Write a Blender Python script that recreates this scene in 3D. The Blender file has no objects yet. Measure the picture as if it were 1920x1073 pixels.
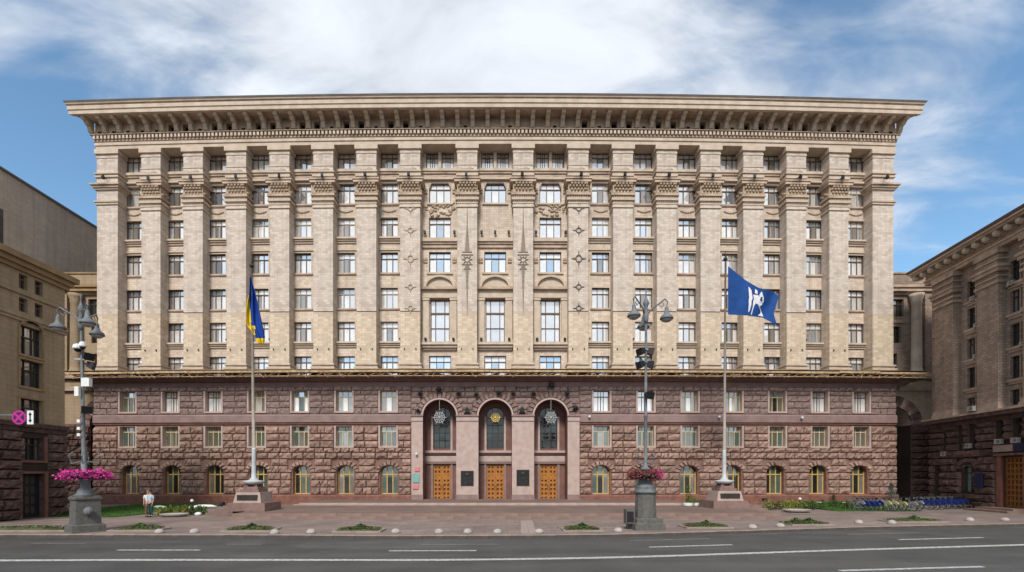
import bpy, math, random
from math import sin, cos, pi, radians, sqrt, atan2, floor
random.seed(7)
S = bpy.context.scene
COL = S.collection
F = 917.0; U0 = 930.0; V0 = 893.0; H = 2.65     # focal length and principal point in photo pixels, eye height in metres

# ------------------------------------------------------------------ camera
cam = bpy.data.objects.new('camera', bpy.data.cameras.new('camera')); COL.objects.link(cam)
cam.location = (0, 0, H); cam.rotation_euler = (radians(90), 0, 0)
cam.data.sensor_width = 36; cam.data.lens = F/1920*36
cam.data.shift_x = 30/1920; cam.data.shift_y = (V0-536.5)/1920
cam.data.clip_start = .1; cam.data.clip_end = 6000
S.camera = cam
S.view_settings.view_transform = 'Standard'; S.view_settings.look = 'None'
S.view_settings.gamma = 1; S.view_settings.use_curve_mapping = False
S.view_settings.exposure = 0.82

# ------------------------------------------------------------------ sky
SUN_EL, SUN_AZ = radians(43), radians(190)      # azimuth clockwise from +Y: behind the camera, a little to the left
W = bpy.data.worlds.new('World'); S.world = W; W.use_nodes = True
nt = W.node_tree; nt.nodes.clear(); L = nt.links.new
def N(t, **k):
    n = nt.nodes.new(t)
    for a, b in k.items(): setattr(n, a, b)
    return n
def M_(op, a, b=None, c=None, clamp=False):
    n = nt.nodes.new('ShaderNodeMath'); n.operation = op; n.use_clamp = clamp
    for i, x in enumerate((a, b, c)):
        if x is None: continue
        if isinstance(x, (int, float)): n.inputs[i].default_value = x
        else: nt.links.new(x, n.inputs[i])
    return n.outputs[0]
sky = N('ShaderNodeTexSky', sky_type='NISHITA', sun_disc=False)
sky.sun_elevation = SUN_EL; sky.sun_rotation = SUN_AZ; sky.altitude = 150; sky.air_density = 1.0; sky.dust_density = .6; sky.ozone_density = 1.6
tc = N('ShaderNodeTexCoord'); sp = N('ShaderNodeSeparateXYZ'); L(tc.outputs['Generated'], sp.inputs[0])
X, Y, Z = sp.outputs
zz = M_('ADD', M_('MAXIMUM', Z, 0.0), .16)
cx = M_('DIVIDE', X, zz); cy = M_('DIVIDE', Y, zz)
cb = N('ShaderNodeCombineXYZ'); L(cx, cb.inputs[0]); L(cy, cb.inputs[1]); cb.inputs[2].default_value = 3.3
mp = N('ShaderNodeMapping'); L(cb.outputs[0], mp.inputs[0]); mp.inputs['Rotation'].default_value = (0, 0, radians(28)); mp.inputs['Scale'].default_value = (.55, 1.0, 1)
n1 = N('ShaderNodeTexNoise'); L(mp.outputs[0], n1.inputs['Vector']); n1.inputs['Scale'].default_value = 2.5; n1.inputs['Detail'].default_value = 6; n1.inputs['Roughness'].default_value = .55; n1.inputs['Distortion'].default_value = .35
n2 = N('ShaderNodeTexNoise'); L(mp.outputs[0], n2.inputs['Vector']); n2.inputs['Scale'].default_value = 5.5; n2.inputs['Detail'].default_value = 5; n2.inputs['Roughness'].default_value = .58; n2.inputs['Distortion'].default_value = .6
# cloud thins sideways ahead; unseen cover behind the camera added to whiten window reflections
ax = M_('ABSOLUTE', M_('SUBTRACT', cx, .02))
fro = M_('MAXIMUM', M_('MINIMUM', M_('MULTIPLY', M_('ADD', Y, .1), 3), 1), 0)
bias = M_('SUBTRACT', .37, M_('MULTIPLY', M_('MULTIPLY', ax, .52), fro))
bias = M_('MAXIMUM', bias, -.24)
cov = M_('ADD', M_('ADD', M_('MULTIPLY', n1.outputs['Fac'], 2.1), -.55), bias)
cov = M_('ADD', cov, M_('MULTIPLY', M_('SUBTRACT', n2.outputs['Fac'], .5), .95))
rmp = N('ShaderNodeMapRange'); rmp.interpolation_type = 'SMOOTHSTEP'; L(cov, rmp.inputs[0]); rmp.inputs[1].default_value = .20; rmp.inputs[2].default_value = 1.0
cr = N('ShaderNodeMapRange'); L(n2.outputs['Fac'], cr.inputs[0]); cr.inputs[1].default_value = .3; cr.inputs[2].default_value = .7; cr.inputs[3].default_value = .72; cr.inputs[4].default_value = 1.0
tn = N('ShaderNodeVectorMath', operation='MULTIPLY'); L(sky.outputs[0], tn.inputs[0]); tn.inputs[1].default_value = (.92, 1.12, 1.12)
bg1 = N('ShaderNodeBackground'); L(tn.outputs[0], bg1.inputs[0]); bg1.inputs[1].default_value = .10
ccol = N('ShaderNodeVectorMath', operation='SCALE'); ccol.inputs[0].default_value = (.86, .91, .98); L(cr.outputs[0], ccol.inputs['Scale'])
bg2 = N('ShaderNodeBackground'); L(ccol.outputs[0], bg2.inputs[0]); bg2.inputs[1].default_value = .63
mx = N('ShaderNodeMixShader'); L(M_('MULTIPLY', rmp.outputs[0], .95), mx.inputs[0]); L(bg1.outputs[0], mx.inputs[1]); L(bg2.outputs[0], mx.inputs[2])
wo = N('ShaderNodeOutputWorld'); L(mx.outputs[0], wo.inputs[0])
sun = bpy.data.objects.new('sun', bpy.data.lights.new('sun', 'SUN')); COL.objects.link(sun)
sun.data.energy = 2.1; sun.data.angle = radians(14); sun.data.color = (1, .955, .90)
sd = (sin(SUN_AZ)*cos(SUN_EL), cos(SUN_AZ)*cos(SUN_EL), sin(SUN_EL))
from mathutils import Vector, Matrix, noise as mnoise
sun.rotation_euler = Vector(sd).to_track_quat('Z', 'Y').to_euler()

# ------------------------------------------------------------------ materials
def mat(name, col, rough=.8, var=.12, scale=2.0, bump=0.0, bscale=20, metal=0, spec=.3, col2=None, emis=None, detail=4, per=0):
    m = bpy.data.materials.new(name); m.use_nodes = True
    t = m.node_tree; b = t.nodes['Principled BSDF']
    b.inputs['Roughness'].default_value = rough; b.inputs['Metallic'].default_value = metal
    b.inputs['Specular IOR Level'].default_value = spec
    co = t.nodes.new('ShaderNodeTexCoord')
    n = t.nodes.new('ShaderNodeTexNoise'); n.inputs['Scale'].default_value = scale; n.inputs['Detail'].default_value = detail
    t.links.new(co.outputs['Object'], n.inputs['Vector'])
    oi = t.nodes.new('ShaderNodeObjectInfo')
    r = t.nodes.new('ShaderNodeMix'); r.data_type = 'RGBA'
    c1 = [max(0, c*(1-var)) for c in col]; c2 = list(col2) if col2 else [c*(1+var) for c in col]
    r.inputs['A'].default_value = (*c1, 1); r.inputs['B'].default_value = (*c2, 1)
    mr = t.nodes.new('ShaderNodeMapRange'); mr.inputs[1].default_value = .3; mr.inputs[2].default_value = .7
    t.links.new(n.outputs['Fac'], mr.inputs[0]); t.links.new(mr.outputs[0], r.inputs['Factor'])
    if per:
        pm = t.nodes.new('ShaderNodeMapRange'); pm.inputs[3].default_value = 1-per; pm.inputs[4].default_value = 1+per; t.links.new(oi.outputs['Random'], pm.inputs[0])
        pv = t.nodes.new('ShaderNodeVectorMath'); pv.operation = 'SCALE'; t.links.new(r.outputs['Result'], pv.inputs[0]); t.links.new(pm.outputs[0], pv.inputs['Scale']); t.links.new(pv.outputs[0], b.inputs['Base Color'])
    else: t.links.new(r.outputs['Result'], b.inputs['Base Color'])
    if bump:
        n2 = t.nodes.new('ShaderNodeTexNoise'); n2.inputs['Scale'].default_value = bscale; n2.inputs['Detail'].default_value = 5
        t.links.new(co.outputs['Object'], n2.inputs['Vector'])
        bp = t.nodes.new('ShaderNodeBump'); bp.inputs['Strength'].default_value = bump; bp.inputs['Distance'].default_value = .05
        t.links.new(n2.outputs['Fac'], bp.inputs['Height']); t.links.new(bp.outputs[0], b.inputs['Normal'])
    m['mix'] = 1
    return m

def brickmat(name, c1, c2, mortar, bw, bh, rough=.75, ms=.012, plane='xz', low=None, lowz=0, bumpd=.01, dirt=.25, offset=.5, spec=.25):
    m = bpy.data.materials.new(name); m.use_nodes = True
    t = m.node_tree; b = t.nodes['Principled BSDF']; l = t.links.new
    b.inputs['Roughness'].default_value = rough; b.inputs['Specular IOR Level'].default_value = spec
    co = t.nodes.new('ShaderNodeTexCoord'); s = t.nodes.new('ShaderNodeSeparateXYZ'); l(co.outputs['Object'], s.inputs[0])
    c = t.nodes.new('ShaderNodeCombineXYZ')
    if plane == 'xz':
        a = t.nodes.new('ShaderNodeMath'); l(s.outputs[0], a.inputs[0]); l(s.outputs[1], a.inputs[1]); l(a.outputs[0], c.inputs[0]); l(s.outputs[2], c.inputs[1])
    else:
        l(s.outputs[0], c.inputs[0]); l(s.outputs[1], c.inputs[1])
    br = t.nodes.new('ShaderNodeTexBrick'); l(c.outputs[0], br.inputs['Vector'])
    br.inputs['Scale'].default_value = 1; br.inputs['Brick Width'].default_value = bw; br.inputs['Row Height'].default_value = bh
    br.inputs['Mortar Size'].default_value = ms; br.inputs['Mortar Smooth'].default_value = .3; br.offset = offset
    br.inputs['Color1'].default_value = (*c1, 1); br.inputs['Color2'].default_value = (*c2, 1); br.inputs['Mortar'].default_value = (*mortar, 1)
    out = br.outputs['Color']
    if low:
        g = t.nodes.new('ShaderNodeMath'); g.operation = 'LESS_THAN'; l(s.outputs[2], g.inputs[0]); g.inputs[1].default_value = lowz
        mx = t.nodes.new('ShaderNodeMix'); mx.data_type = 'RGBA'; mx.blend_type = 'MULTIPLY'; l(g.outputs[0], mx.inputs['Factor']); l(out, mx.inputs['A']); mx.inputs['B'].default_value = (*low, 1)
        out = mx.outputs['Result']
    n = t.nodes.new('ShaderNodeTexNoise'); n.inputs['Scale'].default_value = .35; n.inputs['Detail'].default_value = 8; n.inputs['Roughness'].default_value = .65; l(co.outputs['Object'], n.inputs['Vector'])
    mr = t.nodes.new('ShaderNodeMapRange'); mr.inputs[1].default_value = .3; mr.inputs[2].default_value = .7; mr.inputs[3].default_value = 1-dirt; mr.inputs[4].default_value = 1.08; l(n.outputs['Fac'], mr.inputs[0])
    if plane == 'xz':
        sm = t.nodes.new('ShaderNodeMapping'); sm.inputs['Scale'].default_value = (2.6, 2.6, .13); l(co.outputs['Object'], sm.inputs[0])
        sn = t.nodes.new('ShaderNodeTexNoise'); sn.inputs['Scale'].default_value = 1; sn.inputs['Detail'].default_value = 4; l(sm.outputs[0], sn.inputs['Vector'])
        sr = t.nodes.new('ShaderNodeMapRange'); sr.inputs[1].default_value = .25; sr.inputs[2].default_value = .55; sr.inputs[3].default_value = .80; sr.inputs[4].default_value = 1.0; l(sn.outputs['Fac'], sr.inputs[0])
        pr = t.nodes.new('ShaderNodeMath'); pr.operation = 'MULTIPLY'; l(sr.outputs[0], pr.inputs[0]); l(mr.outputs[0], pr.inputs[1]); fac = pr.outputs[0]
    else: fac = mr.outputs[0]
    vs = t.nodes.new('ShaderNodeVectorMath'); vs.operation = 'SCALE'; l(out, vs.inputs[0]); l(fac, vs.inputs['Scale'])
    l(vs.outputs[0], b.inputs['Base Color'])
    bp = t.nodes.new('ShaderNodeBump'); bp.inputs['Strength'].default_value = .5; bp.inputs['Distance'].default_value = bumpd; bp.invert = True
    l(br.outputs['Fac'], bp.inputs['Height']); l(bp.outputs[0], b.inputs['Normal'])
    return m

def glassmat(name, col, gloss, rough=.03, tint=(1, 1, 1)):
    m = bpy.data.materials.new(name); m.use_nodes = True; t = m.node_tree; t.nodes.clear(); l = t.links.new
    o = t.nodes.new('ShaderNodeOutputMaterial'); d = t.nodes.new('ShaderNodeBsdfDiffuse'); g = t.nodes.new('ShaderNodeBsdfGlossy'); mx = t.nodes.new('ShaderNodeMixShader')
    co = t.nodes.new('ShaderNodeTexCoord'); n = t.nodes.new('ShaderNodeTexNoise'); n.inputs['Scale'].default_value = 1.3; l(co.outputs['Object'], n.inputs['Vector'])
    mc = t.nodes.new('ShaderNodeMix'); mc.data_type = 'RGBA'; mc.inputs['A'].default_value = (*[c*.6 for c in col], 1); mc.inputs['B'].default_value = (*[c*1.25 for c in col], 1); l(n.outputs['Fac'], mc.inputs['Factor'])
    l(mc.outputs['Result'], d.inputs[0]); g.inputs['Color'].default_value = (*tint, 1); g.inputs['Roughness'].default_value = rough
    mx.inputs[0].default_value = gloss; l(d.outputs[0], mx.inputs[1]); l(g.outputs[0], mx.inputs[2]); l(mx.outputs[0], o.inputs[0])
    return m

TILE = brickmat('ceramic_tile', (.62, .535, .455), (.46, .38, .315), (.44, .365, .305), .46, .23, low=(1.07, 1.01, .90), lowz=18.2, dirt=.12, ms=.010)
TILE_REC = brickmat('recess_tile', (.64, .535, .445), (.51, .41, .325), (.42, .31, .22), .46, .23, low=(1.08, 1.08, 1.06), lowz=26, dirt=.2, ms=.011)
TILE_GREY = brickmat('grey_tan_brick', (.47, .39, .32), (.42, .345, .28), (.34, .28, .225), .5, .25, dirt=.15)
TILE_L = brickmat('ochre_tile', (.36, .27, .175), (.33, .245, .155), (.26, .19, .12), .6, .3, dirt=.18)
TILE_R = brickmat('brown_tile', (.42, .32, .25), (.30, .22, .17), (.22, .16, .12), .42, .21, dirt=.42, ms=.016)
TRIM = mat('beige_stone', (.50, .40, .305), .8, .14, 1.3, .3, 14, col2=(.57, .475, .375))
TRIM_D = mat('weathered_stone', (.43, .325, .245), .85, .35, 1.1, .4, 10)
TILE_WR = brickmat('wing_tile', (.50, .40, .30), (.42, .33, .245), (.34, .26, .19), .42, .21, dirt=.2)
TRIM_R = mat('brown_trim_stone', (.36, .27, .205), .85, .3, 1.2, .4, 10)
ORN = mat('carved_stone', (.42, .32, .225), .85, .3, 9, .8, 16)
GRAN = mat('rock_faced_granite', (.26, .158, .122), .85, .2, 4.5, 1.0, 9, col2=(.37, .245, .195), per=.2)
GRAN_U = mat('upper_granite', (.215, .145, .130), .85, .2, 4.5, 1.0, 9, col2=(.28, .20, .18), per=.18)
GRAN_D = mat('dark_granite', (.095, .055, .045), .85, .3, 3.5, .9, 8, col2=(.15, .092, .076), per=.3)
JOINT = mat('granite_joint', (.20, .115, .09), .95, .2, 3)
JOINT_D = mat('dark_joint', (.04, .025, .02), .95, .2, 3)
GR_PED = mat('grey_brown_granite', (.21, .135, .115), .6, .2, 2.0, .1, 30)
GR_PED2 = mat('worn_pale_granite', (.34, .255, .22), .6, .15, 2.0, .1, 30)
GR_SM = mat('smooth_pink_granite', (.40, .29, .25), .55, .08, 2.0, .1, 30, col2=(.45, .345, .305))
GR_BELT = mat('belt_granite', (.235, .155, .142), .6, .16, 1.5, .2, 12)
GR_PL = mat('polished_red_granite', (.19, .085, .062), .4, .25, 2.5, .1, 30)
GR_IN = mat('portal_granite', (.16, .078, .062), .55, .2, 1.5, .1, 30)
GR_NOSE = mat('lit_tread_granite', (.36, .27, .235), .8, .15, 1.2, .2, 25)  # paler than the lower steps: light on the tread edges put into the colour
GR_STEP = mat('step_granite', (.21, .14, .115), .8, .18, 1.2, .2, 25)
FR_BR = mat('brown_window_frame', (.13, .085, .06), .6, .2, 5)
FR_W = mat('pale_window_frame', (.34, .28, .22), .6, .1, 5)
FR_Y = mat('ochre_window_frame', (.50, .33, .10), .5, .15, 5)
FR_C = mat('cream_window_frame', (.50, .40, .23), .6, .12, 5)
FR_DK = mat('dark_window_frame', (.045, .035, .03), .6, .2, 5)
G_SKY = glassmat('sky_reflecting_glass', (.58, .60, .63), .68)
G_CUR = glassmat('curtained_glass', (.78, .77, .74), .50)
G_WHT = glassmat('white_blind_glass', (.85, .85, .83), .35)
G_BLU = glassmat('blue_glass', (.25, .32, .38), .62, tint=(.82, .92, 1))
G_DK = glassmat('dark_glass', (.02, .022, .02), .16)
G_PORT = glassmat('portal_glass', (.012, .012, .012), .07)
G_GRN = glassmat('greenish_glass', (.115, .12, .085), .20)
G_TEAL = glassmat('teal_glass', (.07, .12, .11), .16)
G_MID = glassmat('lower_glass', (.20, .19, .17), .30)
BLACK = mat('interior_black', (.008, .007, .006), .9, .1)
WOOD_P = mat('raw_plank', (.42, .26, .13), .85, .35, 3, .2, 20, col2=(.55, .40, .24))
WOOD_O = mat('orange_oak', (.36, .145, .030), .45, .2, 4, .1, 25)
WOOD_OD = mat('dark_oak_panel', (.11, .03, .012), .5, .2, 4)  # darker oak of the sunk door squares
BRONZE = mat('dark_bronze', (.05, .042, .035), .5, .3, 8, .5, 20, metal=.5)
IRON = mat('dark_iron', (.02, .02, .022), .5, .3, 8, metal=.3)
LAMPG = mat('grey_painted_iron', (.13, .14, .145), .7, .25, 5, .1, 20, spec=.5)
LAMPST = mat('lamp_grey_granite', (.105, .10, .09), .7, .25, 7, .3, 30)
WHITE = mat('white_paint', (.68, .68, .66), .6, .08, 3)
CONC = mat('pale_concrete', (.35, .315, .285), .85, .15, 6, .2, 30)
KERBM = mat('kerb_granite', (.27, .215, .185), .85, .2, 2, .2, 30)
ASPH = None
MAG = mat('magenta_petals', (.60, .02, .22), .6, .2, 9, col2=(.80, .08, .42))
REDP = mat('dull_red_petals', (.28, .04, .05), .7, .3, 9, col2=(.35, .07, .10))
LEAF = mat('green_leaves', (.06, .11, .025), .7, .35, 6, col2=(.12, .17, .035))
LEAF_Y = mat('yellow_green_leaves', (.20, .22, .03), .7, .3, 6, col2=(.30, .30, .06))
LEAF_B = mat('brown_leaves', (.13, .07, .025), .8, .3, 6)
SPRUCE = mat('blue_spruce_needles', (.045, .085, .07), .8, .3, 6, col2=(.08, .13, .12))
CONIF = mat('dark_conifer_needles', (.02, .05, .02), .8, .3, 6)
GRASS = mat('lawn_grass', (.035, .095, .012), .9, .3, 2.5, col2=(.06, .14, .02))
DRYG = mat('tired_grass', (.075, .085, .03), .9, .35, 4)
SOIL = mat('soil', (.10, .07, .05), .95, .3, 6)
BLUEF = mat('blue_cloth', (.006, .050, .20), .8, .15, 2)
UBLUE = mat('flag_blue', (.006, .045, .26), .8, .15, 2)
UYEL = mat('flag_yellow', (.72, .52, .01), .8, .12, 2)
WCLOTH = mat('white_print', (.70, .68, .70), .8, .1, 3)
POLEM = mat('flagpole_paint', (.30, .26, .22), .5, .15, 2)
POLEB = mat('galvanised_pole_foot', (.42, .44, .45), .5, .15, 2)
TEALS = mat('teal_sign_face', (.16, .36, .33), .5, .06)
PINKS = mat('pink_sign_face', (.55, .18, .20), .5, .06)
SIGNM = mat('sign_magenta', (.42, .02, .22), .5, .06)
SIGND = mat('sign_dark_purple', (.05, .01, .05), .5, .06)
GOLD = mat('gilt_metal', (.60, .44, .14), .5, .2, 5, metal=.3)
SILV = mat('silver_wire', (.26, .27, .26), .5, .15, 5)
BIKEB = mat('bicycle_blue', (.012, .03, .17), .4, .15, 3)
BIKEY = mat('bicycle_yellow', (.36, .37, .17), .5, .1, 3)
BIKEW = mat('bicycle_white', (.22, .22, .23), .5, .1, 3)
RUB = mat('rubber', (.02, .02, .02), .8, .2, 3)
STEEL = mat('steel', (.17, .175, .18), .4, .1, 3, metal=.4)
SKIN = mat('skin', (.45, .26, .18), .6, .08)
HAIRD = mat('dark_hair', (.02, .013, .01), .7, .1)
HAIRB = mat('light_brown_hair', (.20, .12, .06), .7, .1)
SHW = mat('white_shirt', (.62, .62, .62), .85, .08)
SHB = mat('light_blue_shirt', (.36, .46, .56), .85, .08)
TRG = mat('dark_green_trousers', (.015, .06, .055), .85, .1)
TRR = mat('reddish_brown_trousers', (.16, .07, .06), .85, .1)
NAVY = mat('navy_panel', (.012, .015, .05), .5, .1)
PLATE = mat('light_sign_board', (.26, .19, .16), .6, .1)
LINEW = mat('road_paint', (.26, .26, .25), .75, .18, 7, col2=(.55, .55, .53))
LINEF = mat('worn_road_paint', (.17, .17, .165), .8, .3, 3)

# asphalt with long traffic-polished bands along the street
ASPH = bpy.data.materials.new('asphalt'); ASPH.use_nodes = True
t = ASPH.node_tree; b = t.nodes['Principled BSDF']; l = t.links.new; b.inputs['Roughness'].default_value = .82; b.inputs['Specular IOR Level'].default_value = .25
co = t.nodes.new('ShaderNodeTexCoord'); mpn = t.nodes.new('ShaderNodeMapping'); l(co.outputs['Object'], mpn.inputs[0]); mpn.inputs['Scale'].default_value = (.03, .9, 1)
na = t.nodes.new('ShaderNodeTexNoise'); na.inputs['Scale'].default_value = 1; na.inputs['Detail'].default_value = 6; l(mpn.outputs[0], na.inputs['Vector'])
nb = t.nodes.new('ShaderNodeTexNoise'); nb.inputs['Scale'].default_value = 45; nb.inputs['Detail'].default_value = 3; l(co.outputs['Object'], nb.inputs['Vector'])
nc = t.nodes.new('ShaderNodeTexNoise'); nc.inputs['Scale'].default_value = .5; nc.inputs['Detail'].default_value = 6; l(co.outputs['Object'], nc.inputs['Vector'])
ad = t.nodes.new('ShaderNodeMath'); l(na.outputs['Fac'], ad.inputs[0]); l(nb.outputs['Fac'], ad.inputs[1]); vo = t.nodes.new('ShaderNodeTexVoronoi'); vm = t.nodes.new('ShaderNodeMapping'); vm.inputs['Scale'].default_value = (.09, .22, 1); l(co.outputs['Object'], vm.inputs[0]); l(vm.outputs[0], vo.inputs['Vector']); vo.inputs['Scale'].default_value = 1
vsx = t.nodes.new('ShaderNodeSeparateColor'); l(vo.outputs['Color'], vsx.inputs[0]); vml = t.nodes.new('ShaderNodeMath'); vml.operation = 'MULTIPLY_ADD'; l(vsx.outputs[0], vml.inputs[0]); vml.inputs[1].default_value = .35; l(nc.outputs['Fac'], vml.inputs[2])
ad2 = t.nodes.new('ShaderNodeMath'); l(ad.outputs[0], ad2.inputs[0]); l(vml.outputs[0], ad2.inputs[1])
mr = t.nodes.new('ShaderNodeMapRange'); l(ad2.outputs[0], mr.inputs[0]); mr.inputs[1].default_value = 1.25; mr.inputs[2].default_value = 2.1
cr_ = t.nodes.new('ShaderNodeMix'); cr_.data_type = 'RGBA'; l(mr.outputs[0], cr_.inputs['Factor']); cr_.inputs['A'].default_value = (.048, .046, .044, 1); cr_.inputs['B'].default_value = (.10, .097, .092, 1)
l(cr_.outputs['Result'], b.inputs['Base Color'])
bp = t.nodes.new('ShaderNodeBump'); bp.inputs['Strength'].default_value = .4; bp.inputs['Distance'].default_value = .01; l(nb.outputs['Fac'], bp.inputs['Height']); l(bp.outputs[0], b.inputs['Normal'])
PAVE = brickmat('reddish_pavers', (.27, .205, .18), (.21, .165, .145), (.15, .12, .105), 1.1, .5, plane='xy', dirt=.36, ms=.02, rough=.85)
PAVE2 = brickmat('platform_slabs', (.20, .138, .115), (.165, .115, .095), (.14, .095, .08), 1.2, .8, plane='xy', dirt=.25, ms=.02, rough=.85)

# ------------------------------------------------------------------ mesh helpers
class MB:
    def __init__(s): s.v = []; s.f = []; s.m = []; s.mats = []
    def mi(s, m):
        if m not in s.mats: s.mats.append(m)
        return s.mats.index(m)
    def add(s, vs, fs, m):
        o = len(s.v); s.v += [tuple(v) for v in vs]; k = s.mi(m)
        for f in fs: s.f.append([o+i for i in f]); s.m.append(k)
    def box(s, x0, x1, y0, y1, z0, z1, m):
        s.add([(x0,y0,z0),(x1,y0,z0),(x1,y1,z0),(x0,y1,z0),(x0,y0,z1),(x1,y0,z1),(x1,y1,z1),(x0,y1,z1)],
              [(0,3,2,1),(4,5,6,7),(0,1,5,4),(1,2,6,5),(2,3,7,6),(3,0,4,7)], m)
    def lbox(s, x0, x1, y0, y1, z0, z1, m, step=2.5):      # long box cut into short lengths so that it can follow a curve
        n = max(1, int(abs(x1-x0)/step)); vs = []; fs = []
        for i in range(n+1):
            x = x0+(x1-x0)*i/n; vs += [(x,y0,z0),(x,y1,z0),(x,y1,z1),(x,y0,z1)]
        for i in range(n):
            a = 4*i
            for k in range(4):
                k2 = (k+1) % 4; fs.append((a+k, a+k2, a+4+k2, a+4+k)[::-1])
        fs.append((0,1,2,3)); fs.append((4*n+3,4*n+2,4*n+1,4*n)); s.add(vs, fs, m)
    def profile(s, x0, x1, pts, m, step=2.5, miter=None):    # pts: outline (y,z) in order, extruded along x; miter: reference y, ends grow outward
        n = max(1, int(abs(x1-x0)/step)); k = len(pts); vs = []; fs = []
        for i in range(n+1):
            for (y, z) in pts:
                x = x0+(x1-x0)*i/n
                if miter is not None:
                    e = max(0, miter-y)
                    if i == 0: x -= e
                    if i == n: x += e
                vs.append((x, y, z))
        for i in range(n):
            for j in range(k):
                j2 = (j+1) % k; fs.append((k*i+j, k*(i+1)+j, k*(i+1)+j2, k*i+j2))
        fs.append(tuple(range(k))[::1]); fs.append(tuple(k*n+j for j in range(k))[::-1]); s.add(vs, fs, m)
    def lathe(s, c, prof, m, n=16, cap=True):
        vs = []; fs = []
        for (r, z) in prof:
            for i in range(n): a = 2*pi*i/n; vs.append((c[0]+r*cos(a), c[1]+r*sin(a), c[2]+z))
        for j in range(len(prof)-1):
            for i in range(n): i2 = (i+1) % n; fs.append((j*n+i, j*n+i2, (j+1)*n+i2, (j+1)*n+i))
        if cap: fs.append(tuple(range(n))[::-1]); fs.append(tuple((len(prof)-1)*n+i for i in range(n)))
        s.add(vs, fs, m)
    def tube(s, pts, r, m, n=6):
        if not isinstance(r, (list, tuple)): r = [r]*len(pts)
        P = [Vector(p) for p in pts]; vs = []; fs = []; up = Vector((0, 0, 1))
        for i, p in enumerate(P):
            d = (P[min(i+1, len(P)-1)]-P[max(i-1, 0)]).normalized()
            a = d.cross(up)
            if a.length < .05: a = d.cross(Vector((0, 1, 0)))
            a.normalize(); b_ = a.cross(d)
            for k in range(n): q = p+(a*cos(2*pi*k/n)+b_*sin(2*pi*k/n))*r[i]; vs.append(q[:])
        for i in range(len(P)-1):
            for k in range(n): k2 = (k+1) % n; fs.append((i*n+k, i*n+k2, (i+1)*n+k2, (i+1)*n+k))
        fs.append(tuple(range(n))); fs.append(tuple((len(P)-1)*n+k for k in range(n))[::-1]); s.add(vs, fs, m)
    def poly(s, pts, y0, y1, m):        # outline (x,z) extruded from y0 to y1
        k = len(pts); vs = [(x, y0, z) for x, z in pts]+[(x, y1, z) for x, z in pts]
        fs = [tuple(range(k)), tuple(range(k, 2*k))[::-1]]+[(i, i+k, (i+1) % k+k, (i+1) % k) for i in range(k)]
        s.add(vs, fs, m)
    def ball(s, c, r, m, nu=10, nv=6, sq=(1, 1, 1), jit=0):
        vs = []; fs = []
        for j in range(nv+1):
            a = pi*j/nv-pi/2
            for i in range(nu):
                b_ = 2*pi*i/nu; rr = r*(1+random.uniform(-jit, jit))
                vs.append((c[0]+rr*cos(a)*cos(b_)*sq[0], c[1]+rr*cos(a)*sin(b_)*sq[1], c[2]+rr*sin(a)*sq[2]))
        for j in range(nv):
            for i in range(nu): i2 = (i+1) % nu; fs.append((j*nu+i, j*nu+i2, (j+1)*nu+i2, (j+1)*nu+i))
        s.add(vs, fs, m)
    def leaf(s, p, sz, m, flat=False):
        d = Vector((random.gauss(0, 1), random.gauss(0, 1), random.gauss(0, .6))).normalized()*sz
        e = d.cross(Vector((random.gauss(0, 1), random.gauss(0, 1), random.gauss(0, 1)))).normalized()*sz*.55
        p = Vector(p); s.add([(p-d)[:], (p+e)[:], (p+d)[:], (p-e)[:]], [(0, 1, 2, 3)], m)
    def mesh(s, name, smooth=False, bendf=None):
        me = bpy.data.meshes.new(name); vs = s.v
        if bendf: vs = [(x, y+bendf(x), z) for x, y, z in vs]
        me.from_pydata(vs, [], s.f)
        for m in s.mats: me.materials.append(m)
        me.polygons.foreach_set('material_index', s.m)
        if smooth: me.polygons.foreach_set('use_smooth', [True]*len(s.f))
        me.update(); return me

def ob(name, data, parent=None, loc=None, rot=None, scale=None, label=None, cat=None, group=None, kind=None):
    if isinstance(data, MB): data = data.mesh(name)
    o = bpy.data.objects.new(name, data); COL.objects.link(o)
    if parent: o.parent = parent
    if loc: o.location = loc
    if rot is not None: o.rotation_euler = rot if isinstance(rot, tuple) else (0, 0, rot)
    if scale: o.scale = scale
    for k, v_ in (('label', label), ('category', cat), ('group', group), ('kind', kind)):
        if v_: o[k] = v_
    return o
def thing(name, label, cat, loc=(0, 0, 0), rot=0, group=None): return ob(name, None, None, loc, rot, None, label, cat, group)
def copy_tree(o, parent=None):
    c = o.copy(); COL.objects.link(c)
    if parent: c.parent = parent
    for ch in list(o.children): copy_tree(ch, c)
    return c
def G(u, v, z=0.0):      # ground point seen at a photo pixel
    y = (H-z)*F/(v-V0); return ((u-U0)/F*y, y, z)

def zz_(v, y): return H+(V0-v)/F*y
def bend(x): return .8*(x/37.5)**2        # the long front is very slightly bowed in plan
def UX(u, y0):
    x = (u-U0)/F*y0
    for _ in range(6): x = (u-U0)/F*(y0+bend(x))
    return x
def slope(x): return math.atan(1.6*x/37.5**2)

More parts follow.
